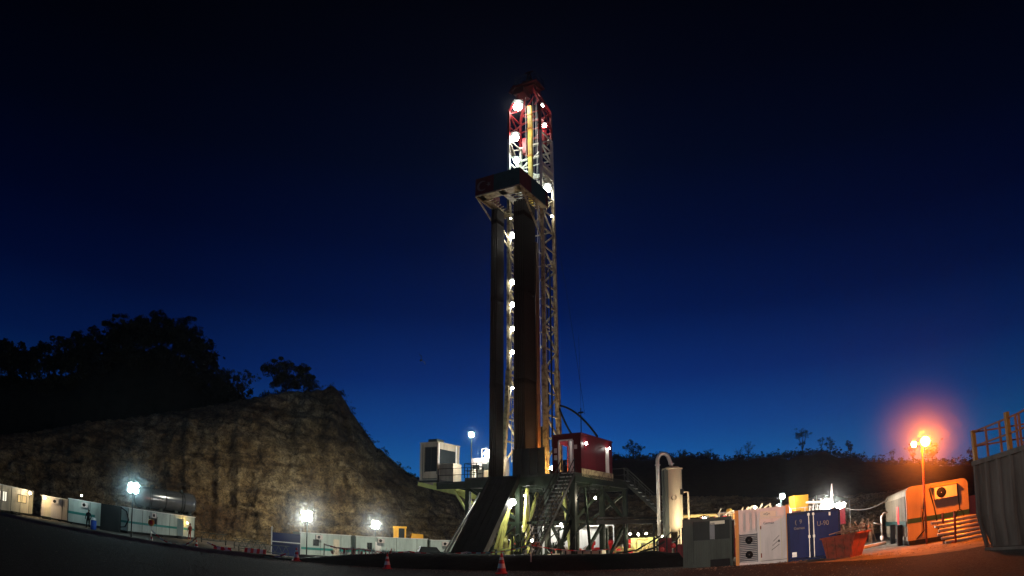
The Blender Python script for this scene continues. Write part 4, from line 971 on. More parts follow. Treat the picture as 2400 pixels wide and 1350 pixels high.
for (x, y, h), lab in zip(PT, PL): post(x, y, h, lab, zb=gz(x, y) - .3 if x < .9 else gz(x, y))
top = [(x, y, gz(x, y) + h - (.35 if x < .9 else .1)) for x, y, h in PT]
tape('barrier_tape', 'red and white striped tape strung before the long white cabin and pipe slide', top[:4], .12)
tape('barrier_tape', 'red and white tape hanging between posts right of the largest cone', top[3:], .16, .05)
tape('barrier_tape', 'loose red and white tape drooping to the ground near the leftmost cones', [(-21.6, 39.6, .75), (-19.7, 39.3, .12), (-17.9, 38.4, .7)], .2)
tape('barrier_tape', 'pale tape lying across the ground between the cone and the barrier', [(-17.2, 38.4, .5), (-13.8, 38.0, .12), (-12.1, 37.6, .35)], .15)
# tangled tape fringe on the berm: many short hanging ends
tf = thing('plastic_barrier', 'striped plastic mesh barrier hanging in tatters along the berm, below the long white cabin', 'barrier', (-9.6, 38.0, .3))
rr = random.Random(9); a_, b_ = MB(), MB()
for k in range(75):
    x = rr.uniform(0, 3.5); h = rr.uniform(.15, .5); (a_ if rr.random() < .5 else b_).bar((x, rr.uniform(-.05, .05), .25), (x + rr.uniform(-.12, .12), rr.uniform(-.1, .1), .25 + h), rr.uniform(.03, .08), .015)
a_.bar((0, 0, .62), (3.5, 0, .58), .03); a_.build('white_strips', 'pinkwhite', tf); b_.build('red_strips', 'red', tf)
def board(name, label, x, y, z, w, h, n, rz=0):
    t = thing(name, label, 'barrier', (x, y, z), rz); a, b = MB(), MB()
    for k in range(n): (a if k % 2 else b).prism([(-w / 2 + w * k / n, h * .55), (-w / 2 + w * (k + 1) / n, h * .55), (-w / 2 + w * (k + 1) / n + .06, h), (-w / 2 + w * k / n + .06, h)], 0, .04)
    a.build('white_stripes', 'white', t); b.build('red_stripes', 'redbright', t)
    f = MB()
    for x_ in (-w * .4, w * .4): f.box(x_, x_ + .06, .041, .09, 0, h); f.box(x_ - .05, x_ + .1, -.25, .3, 0, .05)
    f.build('foot', 'dkgrey', t)
board('striped_barrier', 'small red and white striped barrier board left of the left round lamp pole', -17.4, 47, gz(-17.4, 47) + .2, 1.6, 1.0, 7)
board('striped_barrier', 'dim red and white barrier near the cone, below the plain rock face', -17.2, 40.6, gz(-17.2, 40.6), 1.1, 1.0, 5, .2)
# low guard rail at the edge
t = thing('guard_rail', 'low wooden rail on short posts, left of the third cone', 'rail', (-15.9, 40.4, gz(-15.9, 40.4) + .1), R(-12))
o = MB(); o.bar((0, 0, .62), (4.8, 0, .62), .06, .16)
for k in range(6): o.bar((.1 + k * .92, 0, -.1), (.1 + k * .92, 0, .65), .08)
o.build('rail_beam', 'dkgrey', t)
# dark machinery in front of the tall vessel
t = thing('choke_skid', 'dark maroon pipework skid in shadow at the foot of the cream vessel', 'machine', (8.7, 43.6, gz(8.7, 43.6)), R(-12))
o = MB(); o.box(0, 2.3, 0, 1.2, .0, .3); o.box(.2, 1.0, .1, 1.0, .3, 1.7); o.box(1.2, 2.0, .2, .9, .3, 1.25); o.build('body', 'maroon', t)
o = MB()
for k in range(4): o.tube([(.1 + k * .6, -.1, .3), (.1 + k * .6, -.12, 1.5 + .3 * (k % 2)), (.5 + k * .5, .2, 1.8 + .25 * (k % 2))], .05, 6)
o.tube([(-1.6, -.2, .3), (-.9, -.2, .9), (0, -.1, 1.15), (.6, 0, 1.5)], .07, 6); o.tube([(-2.4, 0, .9), (-1.2, 0, 1.0), (.4, 0, 1.9)], .05, 6); o.each('hose', 'rubber', t)
for k in range(3): MB().lathe([(.03, -.03), (.16, -.02), (.16, .02), (.03, .03)], (.4 + k * .7, -.16, 1.0 + .2 * k), 12, 'y').build('hand_wheel', 'red', t)
# clutter below the drill floor
for k, (x, y, h, m_, lab) in enumerate([(-2.0, 52.5, 1.0, 'cream', 'pale drum under the drill floor, left of the valve stack'), (-2.7, 52.9, .95, 'bluep', 'blue drum beside the pale one under the drill floor'), (2.6, 49.0, 1.0, 'redbright', 'red drum between the stairs and the green legs'), (5.2, 48.8, 1.05, 'pinkwhite', 'pale drum right of the green legs, before the shelter')]):
    t = thing('steel_drum', lab, 'drum', (x, y, -1.0)); MB().lathe([(.02, 0), (.3, .01), (.3, .33), (.32, .35), (.3, .37), (.3, .66), (.32, .68), (.3, .7), (.3, h), (.02, h + .01)], (0, 0, 0), 16).build('barrel', m_, t)
    MB().lathe([(.04, h), (.04, h + .04)], (.15, 0, 0), 8).build('bung', 'steel', t)
t = rigthing('cable_tray', 'drooping black hoses and cables hanging below the drill floor', 'hoses', 0, 0, 3)
o = MB(); rr = random.Random(21)
for k in range(14):
    u = rr.uniform(-2.6, 5.4); v = rr.uniform(-4.2, 2); u2 = u + rr.uniform(-2.2, 2.2); v2 = v + rr.uniform(-1, 1); o.tube(sag((u, v, DZ - .7), (u2, v2, DZ - .75), rr.uniform(.3, 1.3), 10), rr.choice((.03, .045, .06)), 5)
for k in range(6):
    u = rr.uniform(-2, 5.2); v = rr.uniform(-4.4, 0); o.tube([(u, v, DZ - .7), (u + rr.uniform(-.2, .2), v, 2.5), (u + rr.uniform(-.8, .8), v + .3, -.9)], .05, 6)
o.v = o.v
rbe(o, 'hose', 'rubber', t)
t = thing('choke_line', 'pale yellow pipe loops and flanges low between the pumps and the cream vessel', 'pipework', (8.0, 56.0, -1.0))
o = MB(); rr = random.Random(33)
for k in range(9):
    x = k * .42; h = rr.uniform(.8, 2.4); o.tube([(x, 0, 0), (x, 0, h), (x + .15, 0, h + .15), (x + rr.uniform(.3, 1.2), rr.uniform(-.3, .5), h + .15)], rr.choice((.05, .07, .09)), 8)
for k in range(4): o.tube([(-.4, .3 * k, .5 + .35 * k), (4.4, .3 * k, .55 + .35 * k)], .07, 8)
o.each('pipe_run', 'tan', t)
for k in range(7): MB().lathe([(.03, -.05), (.17, -.05), (.17, .05), (.03, .05)], (.1 + k * .55, -.08, .9 + .25 * (k % 3)), 12, 'y').build('hand_wheel', ['redbright', 'steel'][k % 2], t)
t = rigthing('ground_pipework', 'dark pipes, hoses and struts crowding the ground below the drill floor', 'pipework', 1, -5.6)
o = MB(); rr = random.Random(41)
for k in range(16):
    u = rr.uniform(-.4, 6.6); v = rr.uniform(-6.6, -4.4); o.tube([(u, v, -1), (u + rr.uniform(-.1, .1), v, rr.uniform(.6, 2.6)), (u + rr.uniform(-.9, .9), v + rr.uniform(-.2, .6), rr.uniform(.8, 2.9))], rr.choice((.05, .07, .1)), 7)
for (a, b) in (((5.75, -4.8, 5.5), (4.6, -5.4, -.9)), ((3.7, -4.9, 2.9), (2.9, -5.6, -.9)), ((5.75, -3, 5.4), (6.5, -3.4, -.9)), ((3.7, -4.9, 5.4), (5.7, -4.95, 3.1)), ((7.2, -2.4, -1), (7.2, -2.4, 2.4)), ((8.3, -1.4, -1), (8.3, -1.4, 2.4))): o.bar(a, b, .16)
rbe(o, 'strut', 'green', t)
for k, (u, v, m_) in enumerate(((3.1, -6.2, 'red'), (4.3, -6.0, 'cream'), (6.8, -5.6, 'dkgrey'), (2.4, -6.4, 'dkgrey'))): rb(MB().box(u, u + .7, v, v + .5, -1, .35 + .3 * (k % 2)), 'equipment_box', m_, t)
t = thing('walkway', 'low steel walkway with a handrail before the pale yellow cabin', 'walkway', (9.2, 60.5, -1.0), R(-4))
o = MB(); rail(o, [(0, 0), (5.2, 0)], 1.1, 1.0, .8, .03); o.build('railing', 'steel', t); MB().box(0, 5.2, 0, .9, 1.0, 1.1).build('deck', 'dkgrey', t)
lamp('manifold_lamp', 'warm lamp among the pale yellow pipe loops', (10.2, 54.6, 1.9), .07, 16, WARM, hood=False, cat='lamp')
# low pipeline on the berm
t = thing('pipeline', 'straight galvanised pipe glinting low before the pipe slide, passing behind the largest cone', 'pipe', (-5.0, 38.9, gz(-5, 38.9) + .55))
o = MB(); o.tube([(0, 0, .02), (7.2, -1.2, .0)], .05, 8); o.build('pipe_run', 'steel', t)
o = MB()
for k in range(5): f = k / 4; o.bar((.3 + 6.4 * f, -.05 - 1.06 * f, -.6), (.3 + 6.4 * f, -.05 - 1.06 * f, 0), .07)
o.each('support', 'dkgrey', t)

# ------------------------------------------------------------------ under and behind the rig
t, L = fr('shelter', 'glowing white open fronted shelter seen through the legs below the drill floor', 'shelter', (3.2, 77.5), (11.2, 79.5), -1.0)
o = MB(); o.box(0, L, 1.6, 1.7, 0, 4.1); o.box(0, L, 0, 1.6, 4.1, 4.2); o.box(0, .1, 0, 1.6, 0, 4.1); o.build('wall', 'white', t)
o = MB()
for x in (0, 2.2, 4.4, 6.6, L - .1): o.box(x, x + .1, -.12, -.02, 0, 4.1)
o.each('post', 'white', t)
lamp('shelter_lamp', 'white lamp inside the shelter below the drill floor, left one', (5.2, 76.6, 3.4), .12, 45, WHITE, hood=False, cat='lamp')
lamp('shelter_lamp', 'white lamp inside the shelter below the drill floor, right one', (9.6, 77.6, 3.4), .12, 34, WHITE, hood=False, cat='lamp')
def pump(name, label, x, y, rz):
    t = thing(name, label, 'pump', (x, y, -1.0), rz)
    MB().box(-1.3, 1.3, -.6, .6, 0, .35).build('skid', 'dkgrey', t)
    MB().lathe([(.05, -.45), (.72, -.45), (.72, .45), (.05, .45)], (-.5, 0, 1.1), 18, 'y').build('gear_case', 'redbright', t)
    o = MB(); o.box(.1, 1.2, -.4, .4, .35, 1.3); o.lathe([(.14, 0), (.14, .7), (.3, .8), (.3, 1.1), (.02, 1.25)], (.9, 0, 1.3), 12); o.build('fluid_end', 'redbright', t)
    o = MB(); o.lathe([(.15, 0), (.3, .15), (.3, .5), (.1, .7)], (.3, .1, 1.3), 12); o.build('damper', 'pinkwhite', t)
    return t
for k, (x, y, rz, lab) in enumerate([(4.6, 66.0, .1, 'bright red pump seen between the front legs below the drill floor'), (6.6, 67.5, -.3, 'red pump right of the bright one, half behind a dark green leg'),
                                     (8.6, 69, .4, 'dark red pump at the right end, below the maroon cabin'), (9.9, 66, -.2, 'red pump standing left of the yellow lit cabin')]):
    pump('mud_pump', lab, x, y, rz)
t, L = fr('accumulator_unit', 'pale yellow cabin lit from inside, between the red pumps and the tall vessel', 'site cabin', (10.8, 65.5), (13.6, 65.2), -1.0)
o = MB(); wall_x(o, 0, .06, (0, L), (0, 2.5), [(.9, 1.35, .2, 2.1), (1.7, 2.4, 1.0, 1.9)]); o.box(0, L, 2.2, 2.26, 0, 2.5); wall_y(o, 0, .06, (.06, 2.2), (0, 2.5), []); wall_y(o, L - .06, .06, (.06, 2.2), (0, 2.5), []); o.box(-.05, L + .05, -.05, 2.3, 2.5, 2.58)
o.build('wall', mat('pale_green_yellow_paint', (.55, .55, .22), .5, var=.2), t)
MB().box(1.7, 2.4, .03, .05, 1.0, 1.9).build('window', 'litwarm', t)
MB().box(.002, L - .002, -.012, -.003, .85, 1.0).build('stripe', 'teal', t)
lamp('shed_lamp', 'yellow white lamp before the pale yellow cabin, left one', (11.2, 63.8, 1.9), .09, 26, (1, .93, .6), hood=False, cat='lamp')
lamp('shed_lamp', 'yellow white lamp before the pale yellow cabin, right one', (13.2, 62.9, 1.6), .07, 16, (1, .9, .6), hood=False, cat='lamp')
# manifold of pipes in front
t = thing('pipe_manifold', 'tangle of red, yellow and pale pipes low before the pumps', 'pipework', (6.2, 47.8, -.9), R(-12))
o = MB()
for k in range(4): o.tube([(0, k * .5, .55 + k * .16), (5.4, k * .5, .6 + k * .16)], .06, 8)
for k in range(5): o.tube([(.5 + k * 1.1, 0, -.1), (.5 + k * 1.1, 0, 1.25)], .05, 8)
o.build('pipe_run', 'steel', t)
o = MB()
for k in range(5): o.lathe([(.03, 0), (.16, .02), (.16, .2), (.05, .25)], (.5 + k * 1.1, 0, 1.25), 10); o.lathe([(.12, -.12), (.12, .12)], (1.05 + k * 1.0, 0, .58), 10, 'x')
o.build('valve', 'redbright', t)
o = MB(); o.box(-.6, -.1, -.3, .3, 0, 1.35); o.box(2.2, 2.6, .2, .6, 0, 1.2); o.each('valve_block', 'yellow', t)
t, L = fr('low_tank', 'low pale tank side showing under the slanted legs, before the pumps', 'tank', (3.0, 50.3), (6.1, 49.2), -1.0)
MB().box(0, L, 0, 1.3, 0, 1.85).build('body', 'cream', t)
o = MB()
for k in range(6): o.box(.1 + k * .6, .18 + k * .6, -.06, 0, 0, 1.86)
o.build('rib', 'dkgrey', t)
lamp('yard_work_lamp', 'small warm lamp low beside the red manifold', (8.2, 50.0, 1.9), .07, 16, WARM, hood=False, cat='lamp')

# tall vessel with swan neck pipe
vx, vy = 11.3, 49.8
t = thing('gas_separator', 'tall cream vertical vessel right of the rig with a swan necked pipe', 'vessel', (vx, vy, -.6))
o = MB(); o.lathe([(.02, 7.18), (.45, 7.16), (.66, 7.02), (.67, 3.0), (.64, 2.8), (.3, 2.5), (.02, 2.45)], (0, 0, 0), 32); o.build('shell', 'vessel', t)
o = MB(); o.lathe([(.70, 6.95), (.74, 6.95), (.74, 7.05), (.70, 7.05)], (0, 0, 0), 32); o.build('flange', 'vessel', t)
o = MB(); o.box(-.68, -.42, -.5, .5, 0, 7.0)
o.build('mounting_column', 'grey', t)
o = MB()
for a in range(4): q = R(45 + 90 * a); o.tube([(math.cos(q) * .55, math.sin(q) * .55, 0), (math.cos(q) * .55, math.sin(q) * .55, 3)], .07, 8)
o.each('leg', 'vessel', t)
o = MB(); arc = [(-.55 + -.40 * math.cos(a) - .0, 0, 7.75 + .42 * math.sin(a)) for a in [R(10 * k) for k in range(0, 19)]]
o.tube([(-1.05, 0, 0), (-1.05, 0, 7.6)] + [(-.62 - .43 * math.cos(R(k * 15)), 0, 7.6 + .55 * math.sin(R(k * 15))) for k in range(1, 12)] + [(-.12, 0, 7.5), (-.05, 0, 7.15)], .14, 12); o.build('vent_pipe', 'steel', t)
o = MB(); o.lathe([(.22, 0), (.22, .08)], (-.06, 0, 7.35), 14); o.lathe([(.21, 0), (.21, .08)], (-1.05, 0, 7.3), 12); o.lathe([(.21, 0), (.21, .08)], (-1.05, 0, 3.3), 12); o.lathe([(.1, 0), (.2, .02), (.2, .12), (.1, .14)], (-1.05, 0, 1.5), 12); o.each('pipe_flange', 'steel', t)
o = MB(); o.lathe([(.17, -.78), (.17, -.6), (.12, -.6)], (-.1, 0, 4.9), 14, 'y'); o.box(.42, .62, -.66, -.5, 5.1, 5.5); o.build('manway', 'black', t)
o = MB(); o.tube([(.66, 0, 5.3), (1.1, 0, 5.3), (1.1, 0, 1.4)], .075, 8); o.build('level_pipe', 'vessel', t)
t = thing('flow_line', 'yellow horizontal pipe running right from the cream vessel at its foot', 'pipe', (vx + .6, vy, 2.95))
o = MB(); o.tube([(0, 0, 0), (2.6, .3, -.02), (2.75, .3, -.25), (2.75, .3, -1.0)], .12, 10); o.build('pipe_run', 'tan', t)
o = MB(); o.bar((1.4, .1, -3.7), (1.4, .1, 0), .1); o.bar((2.5, .3, -3.7), (2.5, .3, 0), .08); o.each('support', 'rust', t)
lamp('vessel_floodlight', 'warm glaring floodlight above the grey container, right of the cream vessel', (12.75, 46.9, 2.45), .27, 75, WARM, pole=-.6)

# mud tanks behind the containers
t, L = fr('mud_tank', 'long red sided mud tank with motors and shakers on its deck, behind the containers', 'tank', (12.6, 43.6), (19.6, 40.8), -.2)
MB().box(0, L, 0, 2.6, 0, 2.35).build('tank_body', 'maroon', t)
o = MB(); rail(o, [(0, 0), (L, 0)], 2.35, .55, .9, .022); o.build('railing', 'steel', t); o = MB(); rail(o, [(0, 2.6), (L, 2.6)], 2.35, .8, 1.1, .022); o.build('railing', 'steel', t)
for k, (x, m) in enumerate([(.8, 'yellow'), (2.4, 'white'), (4.0, 'white'), (6.9, 'cream')]):
    a = MB().lathe([(.22, 0), (.22, .1), (.14, .12), (.14, .35), (.2, .37), (.2, .85), (.12, .95), (.02, .96)], (x, .8, 2.35), 12).build('agitator', m, t)
for k, x in enumerate((1.5, 3.1, 4.7)):
    MB().box(x, x + .7, .6, 1.6, 2.35, 2.75).box(x + .1, x + .5, .4, .6, 2.35, 2.65).build('shaker', ['orange', 'redbright', 'rust'][k], t)
t = thing('shaker_pipework', 'pale pipes and red valves crowded above the grey container, left of the off white one', 'pipework', (12.2, 41.5, 0))
o = MB(); rr = random.Random(51)
for k in range(12): x = k * .33; o.tube([(x, rr.uniform(-.3, .3), 1.2), (x, 0, rr.uniform(2.5, 3.15)), (x + rr.uniform(.1, .4), 0, rr.uniform(2.4, 3.2))], rr.choice((.04, .06, .08)), 7)
o.tube([(0, 0, 2.5), (4.2, 0, 2.45)], .07, 8); o.tube([(0, .2, 2.75), (3.2, .2, 2.8)], .05, 8); o.each('pipe_run', 'vessel', t)
for k in range(6): MB().box(.2 + k * .62, .45 + k * .62, -.15, .1, 2.35, 2.6 + .1 * (k % 3)).build('valve', ['redbright', 'orange', 'steel'][k % 3], t)
lamp('shaker_lamp', 'small warm lamp among the pale pipes above the grey container', (14.2, 40.6, 2.95), .06, 9, WARM, hood=False, cat='lamp')
t = thing('pump_hose_rack', 'white hoses and thin posts between the orange hopper and the glaring lamp', 'hoses', (17.6, 39.0, 0))
o = MB()
for k in range(7): o.tube([(k * .25 - .6, 0, 1.5), (k * .25 - .5, 0, 2.7 + .35 * (k % 2)), (k * .3 - .3, .2, 2.5)], .035, 6)
o.each('hose', 'pinkwhite', t)
t = thing('orange_hopper', 'bright orange square hopper above the off white container', 'hopper', (18.2, 43.3, -.2))
o = MB(); o.prism([(-.45, 2.7), (.45, 2.7), (.5, 3.75), (-.5, 3.75)], -.5, .5); o.build('bin', 'amber', t)
o = MB()
for x in (-.4, .35):
    for y in (-.45, .4): o.box(x, x + .06, y, y + .06, 0, 2.7)
o.each('leg', 'dkgrey', t)
lamp('tank_floodlight', 'cool white lamp above the off white container beside the orange hopper', (16.7, 42.4, 3.55), .17, 34, COOL, pole=-.2)
lamp('deck_lamp', 'small orange lit work lamp low on the mud tank deck', (15.4, 42.2, 2.55), .07, 7, WARM, hood=False, cat='lamp')
lamp('blue_container_floodlight', 'wide glaring white floodlight right above the blue container', (16.0, 34.2, 2.5), .30, 150, WHITE, pole=0, hood=False)
lamp('blue_container_work_lamp', 'second smaller white lamp right of the wide glaring one above the blue container', (16.75, 34.3, 2.38), .16, 40, WHITE, pole=0, hood=False)
lamp('crane_lamp', 'small warm lamp at the foot of the white pointed post', (18.5, 37.3, 2.5), .13, 24, (1, .93, .72), hood=False, cat='lamp')
t = thing('davit_crane', 'white pointed upright post with a horizontal boom, right of the blue container lamp', 'crane', (17.6, 37.0, 0))
o = MB(); o.tube([(0, 0, 0), (0, 0, 2.9), (.08, 0, 3.75)], [.10, .09, .03], 8); o.build('post', 'white', t)
o = MB(); o.tube([(0, 0, 2.75), (-1.6, 0, 2.85)], .06, 8); o.build('boom', 'cream', t)
o = MB(); o.box(.3, .75, -.2, .2, 1.4, 2.3); o.build('winch', 'maroon', t)
t = thing('tarpaulin', 'slack grey tarpaulin between the orange hopper and a thin pole', 'tarpaulin', (19.2, 42.6, 0))
o = MB(); vs = [(x * 1.5, y * .8, 3.45 - .22 * x * x - .14 * y + .0) for y in (0, 1, 2) for x in lin(0, 1.6, 8)]
vs += [(x_, y_, z_ - .02) for x_, y_, z_ in vs]; n_ = 8
o.add(vs, [(j * n_ + i, j * n_ + i + 1, (j + 1) * n_ + i + 1, (j + 1) * n_ + i) for j in range(2) for i in range(n_ - 1)] + [(24 + j * n_ + i, 24 + (j + 1) * n_ + i, 24 + (j + 1) * n_ + i + 1, 24 + j * n_ + i + 1) for j in range(2) for i in range(n_ - 1)], True); o.build('sheet', 'dkgrey', t)
o = MB()
for x, y in ((0, 0), (2.4, 0), (0, 1.6), (2.4, 1.6)): o.tube([(x, y, 0), (x, y, 3.4 if x < 1 else 2.9)], .035, 6)
o.build('pole', 'steel', t)
# heap of white cables / sacks between white and blue container
t = thing('cable_bundle', 'bundle of pale hoses tumbling down between the off white and the blue container', 'hoses', (13.4, 33.4, 2.0))
rr = random.Random(4); o = MB()
for k in range(9):
    a = (rr.uniform(-.9, -.3), rr.uniform(0, .6), rr.uniform(.35, .75)); b = (rr.uniform(.0, .45), rr.uniform(-.2, .1), rr.uniform(-1.4, -.3))
    o.tube([a, ((a[0] + b[0]) / 2 + .15, 0, (a[2] + b[2]) / 2 + .25), b], .035, 6)
o.build('hose', 'pinkwhite', t)

# ------------------------------------------------------------------ near containers (ends face the road)
def cont(name, label, A, B, z, H, D, paint, cat='container'):
    t, L = fr(name, label, cat, A, B, z)
    o = MB(); o.box(.06, L - .06, .05, D, .15, H - .06); 
    y = .3
    while y < D - .2: o.box(.02, .06, y, y + .1, .25, H - .15); o.box(L - .06, L - .02, y, y + .1, .25, H - .15); y += .28
    o.build('body', paint, t)
    return t, L
# grey
t, L = cont('container', 'dull grey green steel container end with dark recessed panels, left of the off white one', (7.95, 33.2), (10.15, 32.45), 0, 2.35, 5.5, 'dkgrey')
o = MB(); o.box(0, .10, 0, .12, 0, 2.35).box(L - .10, L, 0, .12, 0, 2.35).box(.1, L - .1, 0, .12, 2.2, 2.35).box(.1, L - .1, 0, .12, 0, .14); o.build('frame', 'grey', t)
o = MB(); o.box(.1, .48, .0, .05, .14, 2.2)
for k in range(4): o.box(.14 + k * .09, .17 + k * .09, -.02, .0, .2, 2.15)
o.build('left_door', 'grey', t)
o = MB(); o.box(.5, 1.48, .02, .05, .14, 1.3); o.box(1.5, L - .1, .02, .05, .14, 1.3)
for k in range(14): o.box(.54 + k * .115, .58 + k * .115, -.005, .02, .2, 1.26)
o.build('ribbed_panel', 'grey', t)
o = MB(); o.box(1.28, 1.5, -.02, .05, 1.32, 2.1); o.bar((1.5, -.02, 2.1), (1.5, -.02, 1.3), .03); o.build('control_box', 'louvre', t)
o = MB(); o.box(1.3, 2.0, -.02, -.003, 2.02, 2.18); o.build('vent_strip', 'cream', t)
o = MB(); o.box(1.1, 2.0, -.6, -.15, 0, .35); tag(o.build('dark_crate', 'shade_black', None), 'low black crate at the foot of the grey container', 'crate'); bpy.data.objects['dark_crate'].location = (8.2, 33.3, .0); bpy.data.objects['dark_crate'].rotation_euler = (0, 0, along((7.95, 33.2), (10.15, 32.45)))
# off white with orange posts
A, B = (9.95, 31.3), (12.25, 30.3)
t, L = cont('container', 'off white container with orange corner posts, a louvred unit and a plain door', A, B, 0, 2.6, 6, 'pinkwhite')
o = MB(); o.box(0, .17, 0, .16, 0, 2.55).box(L - .17, L, 0, .16, 0, 2.6); o.each('corner_post', 'orange', t)
o = MB(); o.box(.17, L - .17, 0, .14, 0, .13).box(.17, L - .17, 0, .14, 2.42, 2.56).box(1.02, 1.12, 0, .14, .13, 2.42).box(.17, 1.02, .0, .14, 1.46, 1.54); o.build('frame', 'pinkwhite', t)
o = MB(); o.box(.17, 1.02, .05, .1, 1.54, 2.42)
for x in (.2, .5, .78): o.box(x, x + .16, .0, .05, 1.56, 2.40)
o.build('corrugated_panel', 'pinkwhite', t)
lo = MB(); lo.box(.17, 1.02, .06, .10, .13, 1.46)
for k in range(15): lo.add([(.20, .0, .2 + k * .084), (.99, .0, .2 + k * .084), (.99, .055, .255 + k * .084), (.20, .055, .255 + k * .084), (.20, .01, .19 + k * .084), (.99, .01, .19 + k * .084), (.99, .06, .245 + k * .084), (.20, .06, .245 + k * .084)], [(0, 1, 2, 3), (7, 6, 5, 4), (0, 4, 5, 1), (3, 2, 6, 7), (0, 3, 7, 4), (1, 5, 6, 2)])
lo.box(.17, .20, -.02, .06, .13, 1.46).box(.99, 1.02, -.02, .06, .13, 1.46).box(.2, .99, -.02, .06, .78, .84)
lv_ = lo.build('louvre_unit', 'louvre', t)
for z in (.48, 1.15): MB().lathe([(.02, -.03), (.17, -.03), (.17, .0)], (.62, 0, z), 18, 'y').build('fan', 'black', lv_)
dr = MB().box(1.16, L - .42, -.02, .05, .2, 2.05).build('door', 'pinkwhite', t)
MB().box(1.12, 1.16, -.03, .0, .15, 2.1).box(L - .42, L - .38, -.03, .0, .15, 2.1).box(1.12, L - .38, -.03, .0, 2.06, 2.1).build('door_frame', 'cream', dr)
o = MB(); o.box(L - .55, L - .48, -.07, -.021, .95, 1.05)
for z in (.5, .7, .9): o.bar((1.55 + z * .2, -.03, z + .1), (L - .5, -.03, z + .35), .02)
o.build('handle', 'dkgrey', dr)
o = MB(); o.box(1.15, 1.2, -.045, -.021, .3, .5).box(1.15, 1.2, -.045, -.021, 1.6, 1.75); o.each('hinge', 'rust', dr)
MB().box(1.16, L - .62, -.02, .03, 2.14, 2.40).build('sign_board', 'cream', t); MB().box(L - .55, L - .25, -.015, .03, 2.14, 2.42).build('side_panel', 'pinkwhite', t)
RX = (math.pi / 2, 0, 0)
text('Gemax', .17, 'louvre', t, (1.55, -.03, 1.86), RX)
text('=G=', .16, 'louvre', t, (1.47, -.03, 2.27), RX)
# blue
A, B = (11.95, 29.9), (14.15, 28.9)
t, L = cont('container', 'deep blue container end marked U-90, right of the off white container', A, B, 0, 2.2, 6, 'dkblue')
o = MB(); o.box(0, .09, 0, .12, 0, 2.2).box(L - .09, L, 0, .12, 0, 2.2).box(.09, L - .09, 0, .12, 2.1, 2.2).box(.09, L - .09, 0, .12, 0, .12); o.build('frame', 'dkblue', t)
d1 = MB().box(.12, .98, -.0, .05, .14, 2.08).build('left_door', 'blue', t); d2 = MB().box(1.22, L - .1, -.0, .05, .14, 2.08).build('right_door', 'blue', t)
for x, p in ((.99, d1), (1.2, d2)):
    o = MB(); o.bar((x, -.03, .12), (x, -.03, 2.12), .035); o.box(x - .05, x + .05, -.06, -.0, 1.0, 1.12); o.box(x - .05, x + .05, -.06, -.0, 2.0, 2.1); o.build('locking_bar', 'steel', p)
text('U-90', .30, 'louvre', d2, (1.62, -.012, 1.58), RX, sx=.9)
text('Gemax', .17, 'louvre', d1, (.55, -.012, 1.48), RX)
text('(  9', .26, 'louvre', d1, (.52, -.012, 1.76), RX, sx=.9)
MB().box(.2, .40, -.012, -.003, .2, .42).build('plate', 'steel', d1); MB().box(1.9, 1.98, -.02, -.003, 1.9, 2.05).build('plate', 'steel', d2)
# skip
t, L = fr('skip', 'rusty red open skip with planks on top, before the blue container', 'skip', (12.95, 28.2), (14.65, 25.9), 0)
L = 1.6
def skipmesh():
    o = MB(); x0, x1, x2, x3 = .15, L - .25, -.05, L + .15
    outer = [(x0, 0, 0), (x1, 0, 0), (x1, 1.3, 0), (x0, 1.3, 0), (x2, -.12, 1.0), (x3, -.12, 1.12), (x3, 1.45, 1.12), (x2, 1.45, 1.0)]
    inner = [(x * .94 + .07, y * .92 + .06, z if z > .5 else .1) for x, y, z in outer]
    o.add(outer + inner, [(0, 3, 2, 1), (0, 1, 5, 4), (1, 2, 6, 5), (2, 3, 7, 6), (3, 0, 4, 7), (8, 9, 10, 11), (8, 12, 13, 9), (9, 13, 14, 10), (10, 14, 15, 11), (11, 15, 12, 8), (4, 5, 13, 12), (5, 6, 14, 13), (6, 7, 15, 14), (7, 4, 12, 15)])
    return o
t.scale = (.92, .92, .92)
skipmesh().build('bin', 'rust', t)
o = MB()
for x in (.2, .65, 1.1, 1.5): o.bar((x + .02, -.03, .05), (x - .02, -.14, .98), .06)
o.bar((-.1, -.14, .98), (L + .2, -.14, 1.1), .08); o.bar((L + .2, -.14, 1.1), (L + .2, 1.5, 1.1), .08); o.build('rib', 'rust', t)
G_P = 'planks lying on the skip'
for k, (a, b, lab) in enumerate([((.3, .0, 1.06), (1.75, .5, 1.34), 'uppermost plank lying slanted on the red skip'), ((.4, .5, 1.06), (1.85, .8, 1.24), 'middle plank on the red skip'), ((.2, .9, 1.04), (1.6, 1.2, 1.2), 'rear plank lying on the red skip')]):
    o = MB(); o.bar(a, b, .2, .04); b_ = o.build('plank', 'wood', None, t.location); b_.rotation_euler = t.rotation_euler; tag(b_, lab, 'plank', G_P)

# sleeper cabin lit orange
rz = R(-24.8); cx, cy = 17.7, 28.9
t = thing('sleeper_cabin', 'large rounded cabin glowing orange on its end wall and white on its ribbed long side', 'site cabin', (cx, cy, 0), rz)
Wd, Ln, Hc, Z0c = 3.1, 11.5, 2.72, .22
def rounded(w, z0, z1, r, n=6):
    pts = [(0, z0), (w, z0)]
    for k in range(n + 1): a = R(90 * k / n); pts.append((w - r + r * math.cos(a), z1 - r + r * math.sin(a)))
    for k in range(n + 1): a = R(90 + 90 * k / n); pts.append((r + r * math.cos(a), z1 - r + r * math.sin(a)))
    return pts
o = MB(); o.prism(rounded(Wd, Z0c, Hc, .30), 0, Ln)
y = .35
while y < Ln - .3: o.box(-.05, .0, y, y + .18, Z0c + .2, Hc - .4); y += .42
o.build('shell', mat('darkened_cabin_paint', (.25, .20, .15), .7, var=.22, vs=1.3, bump=.06, streak=True), t)  # shell colour darkened to tone down the lamp light on it
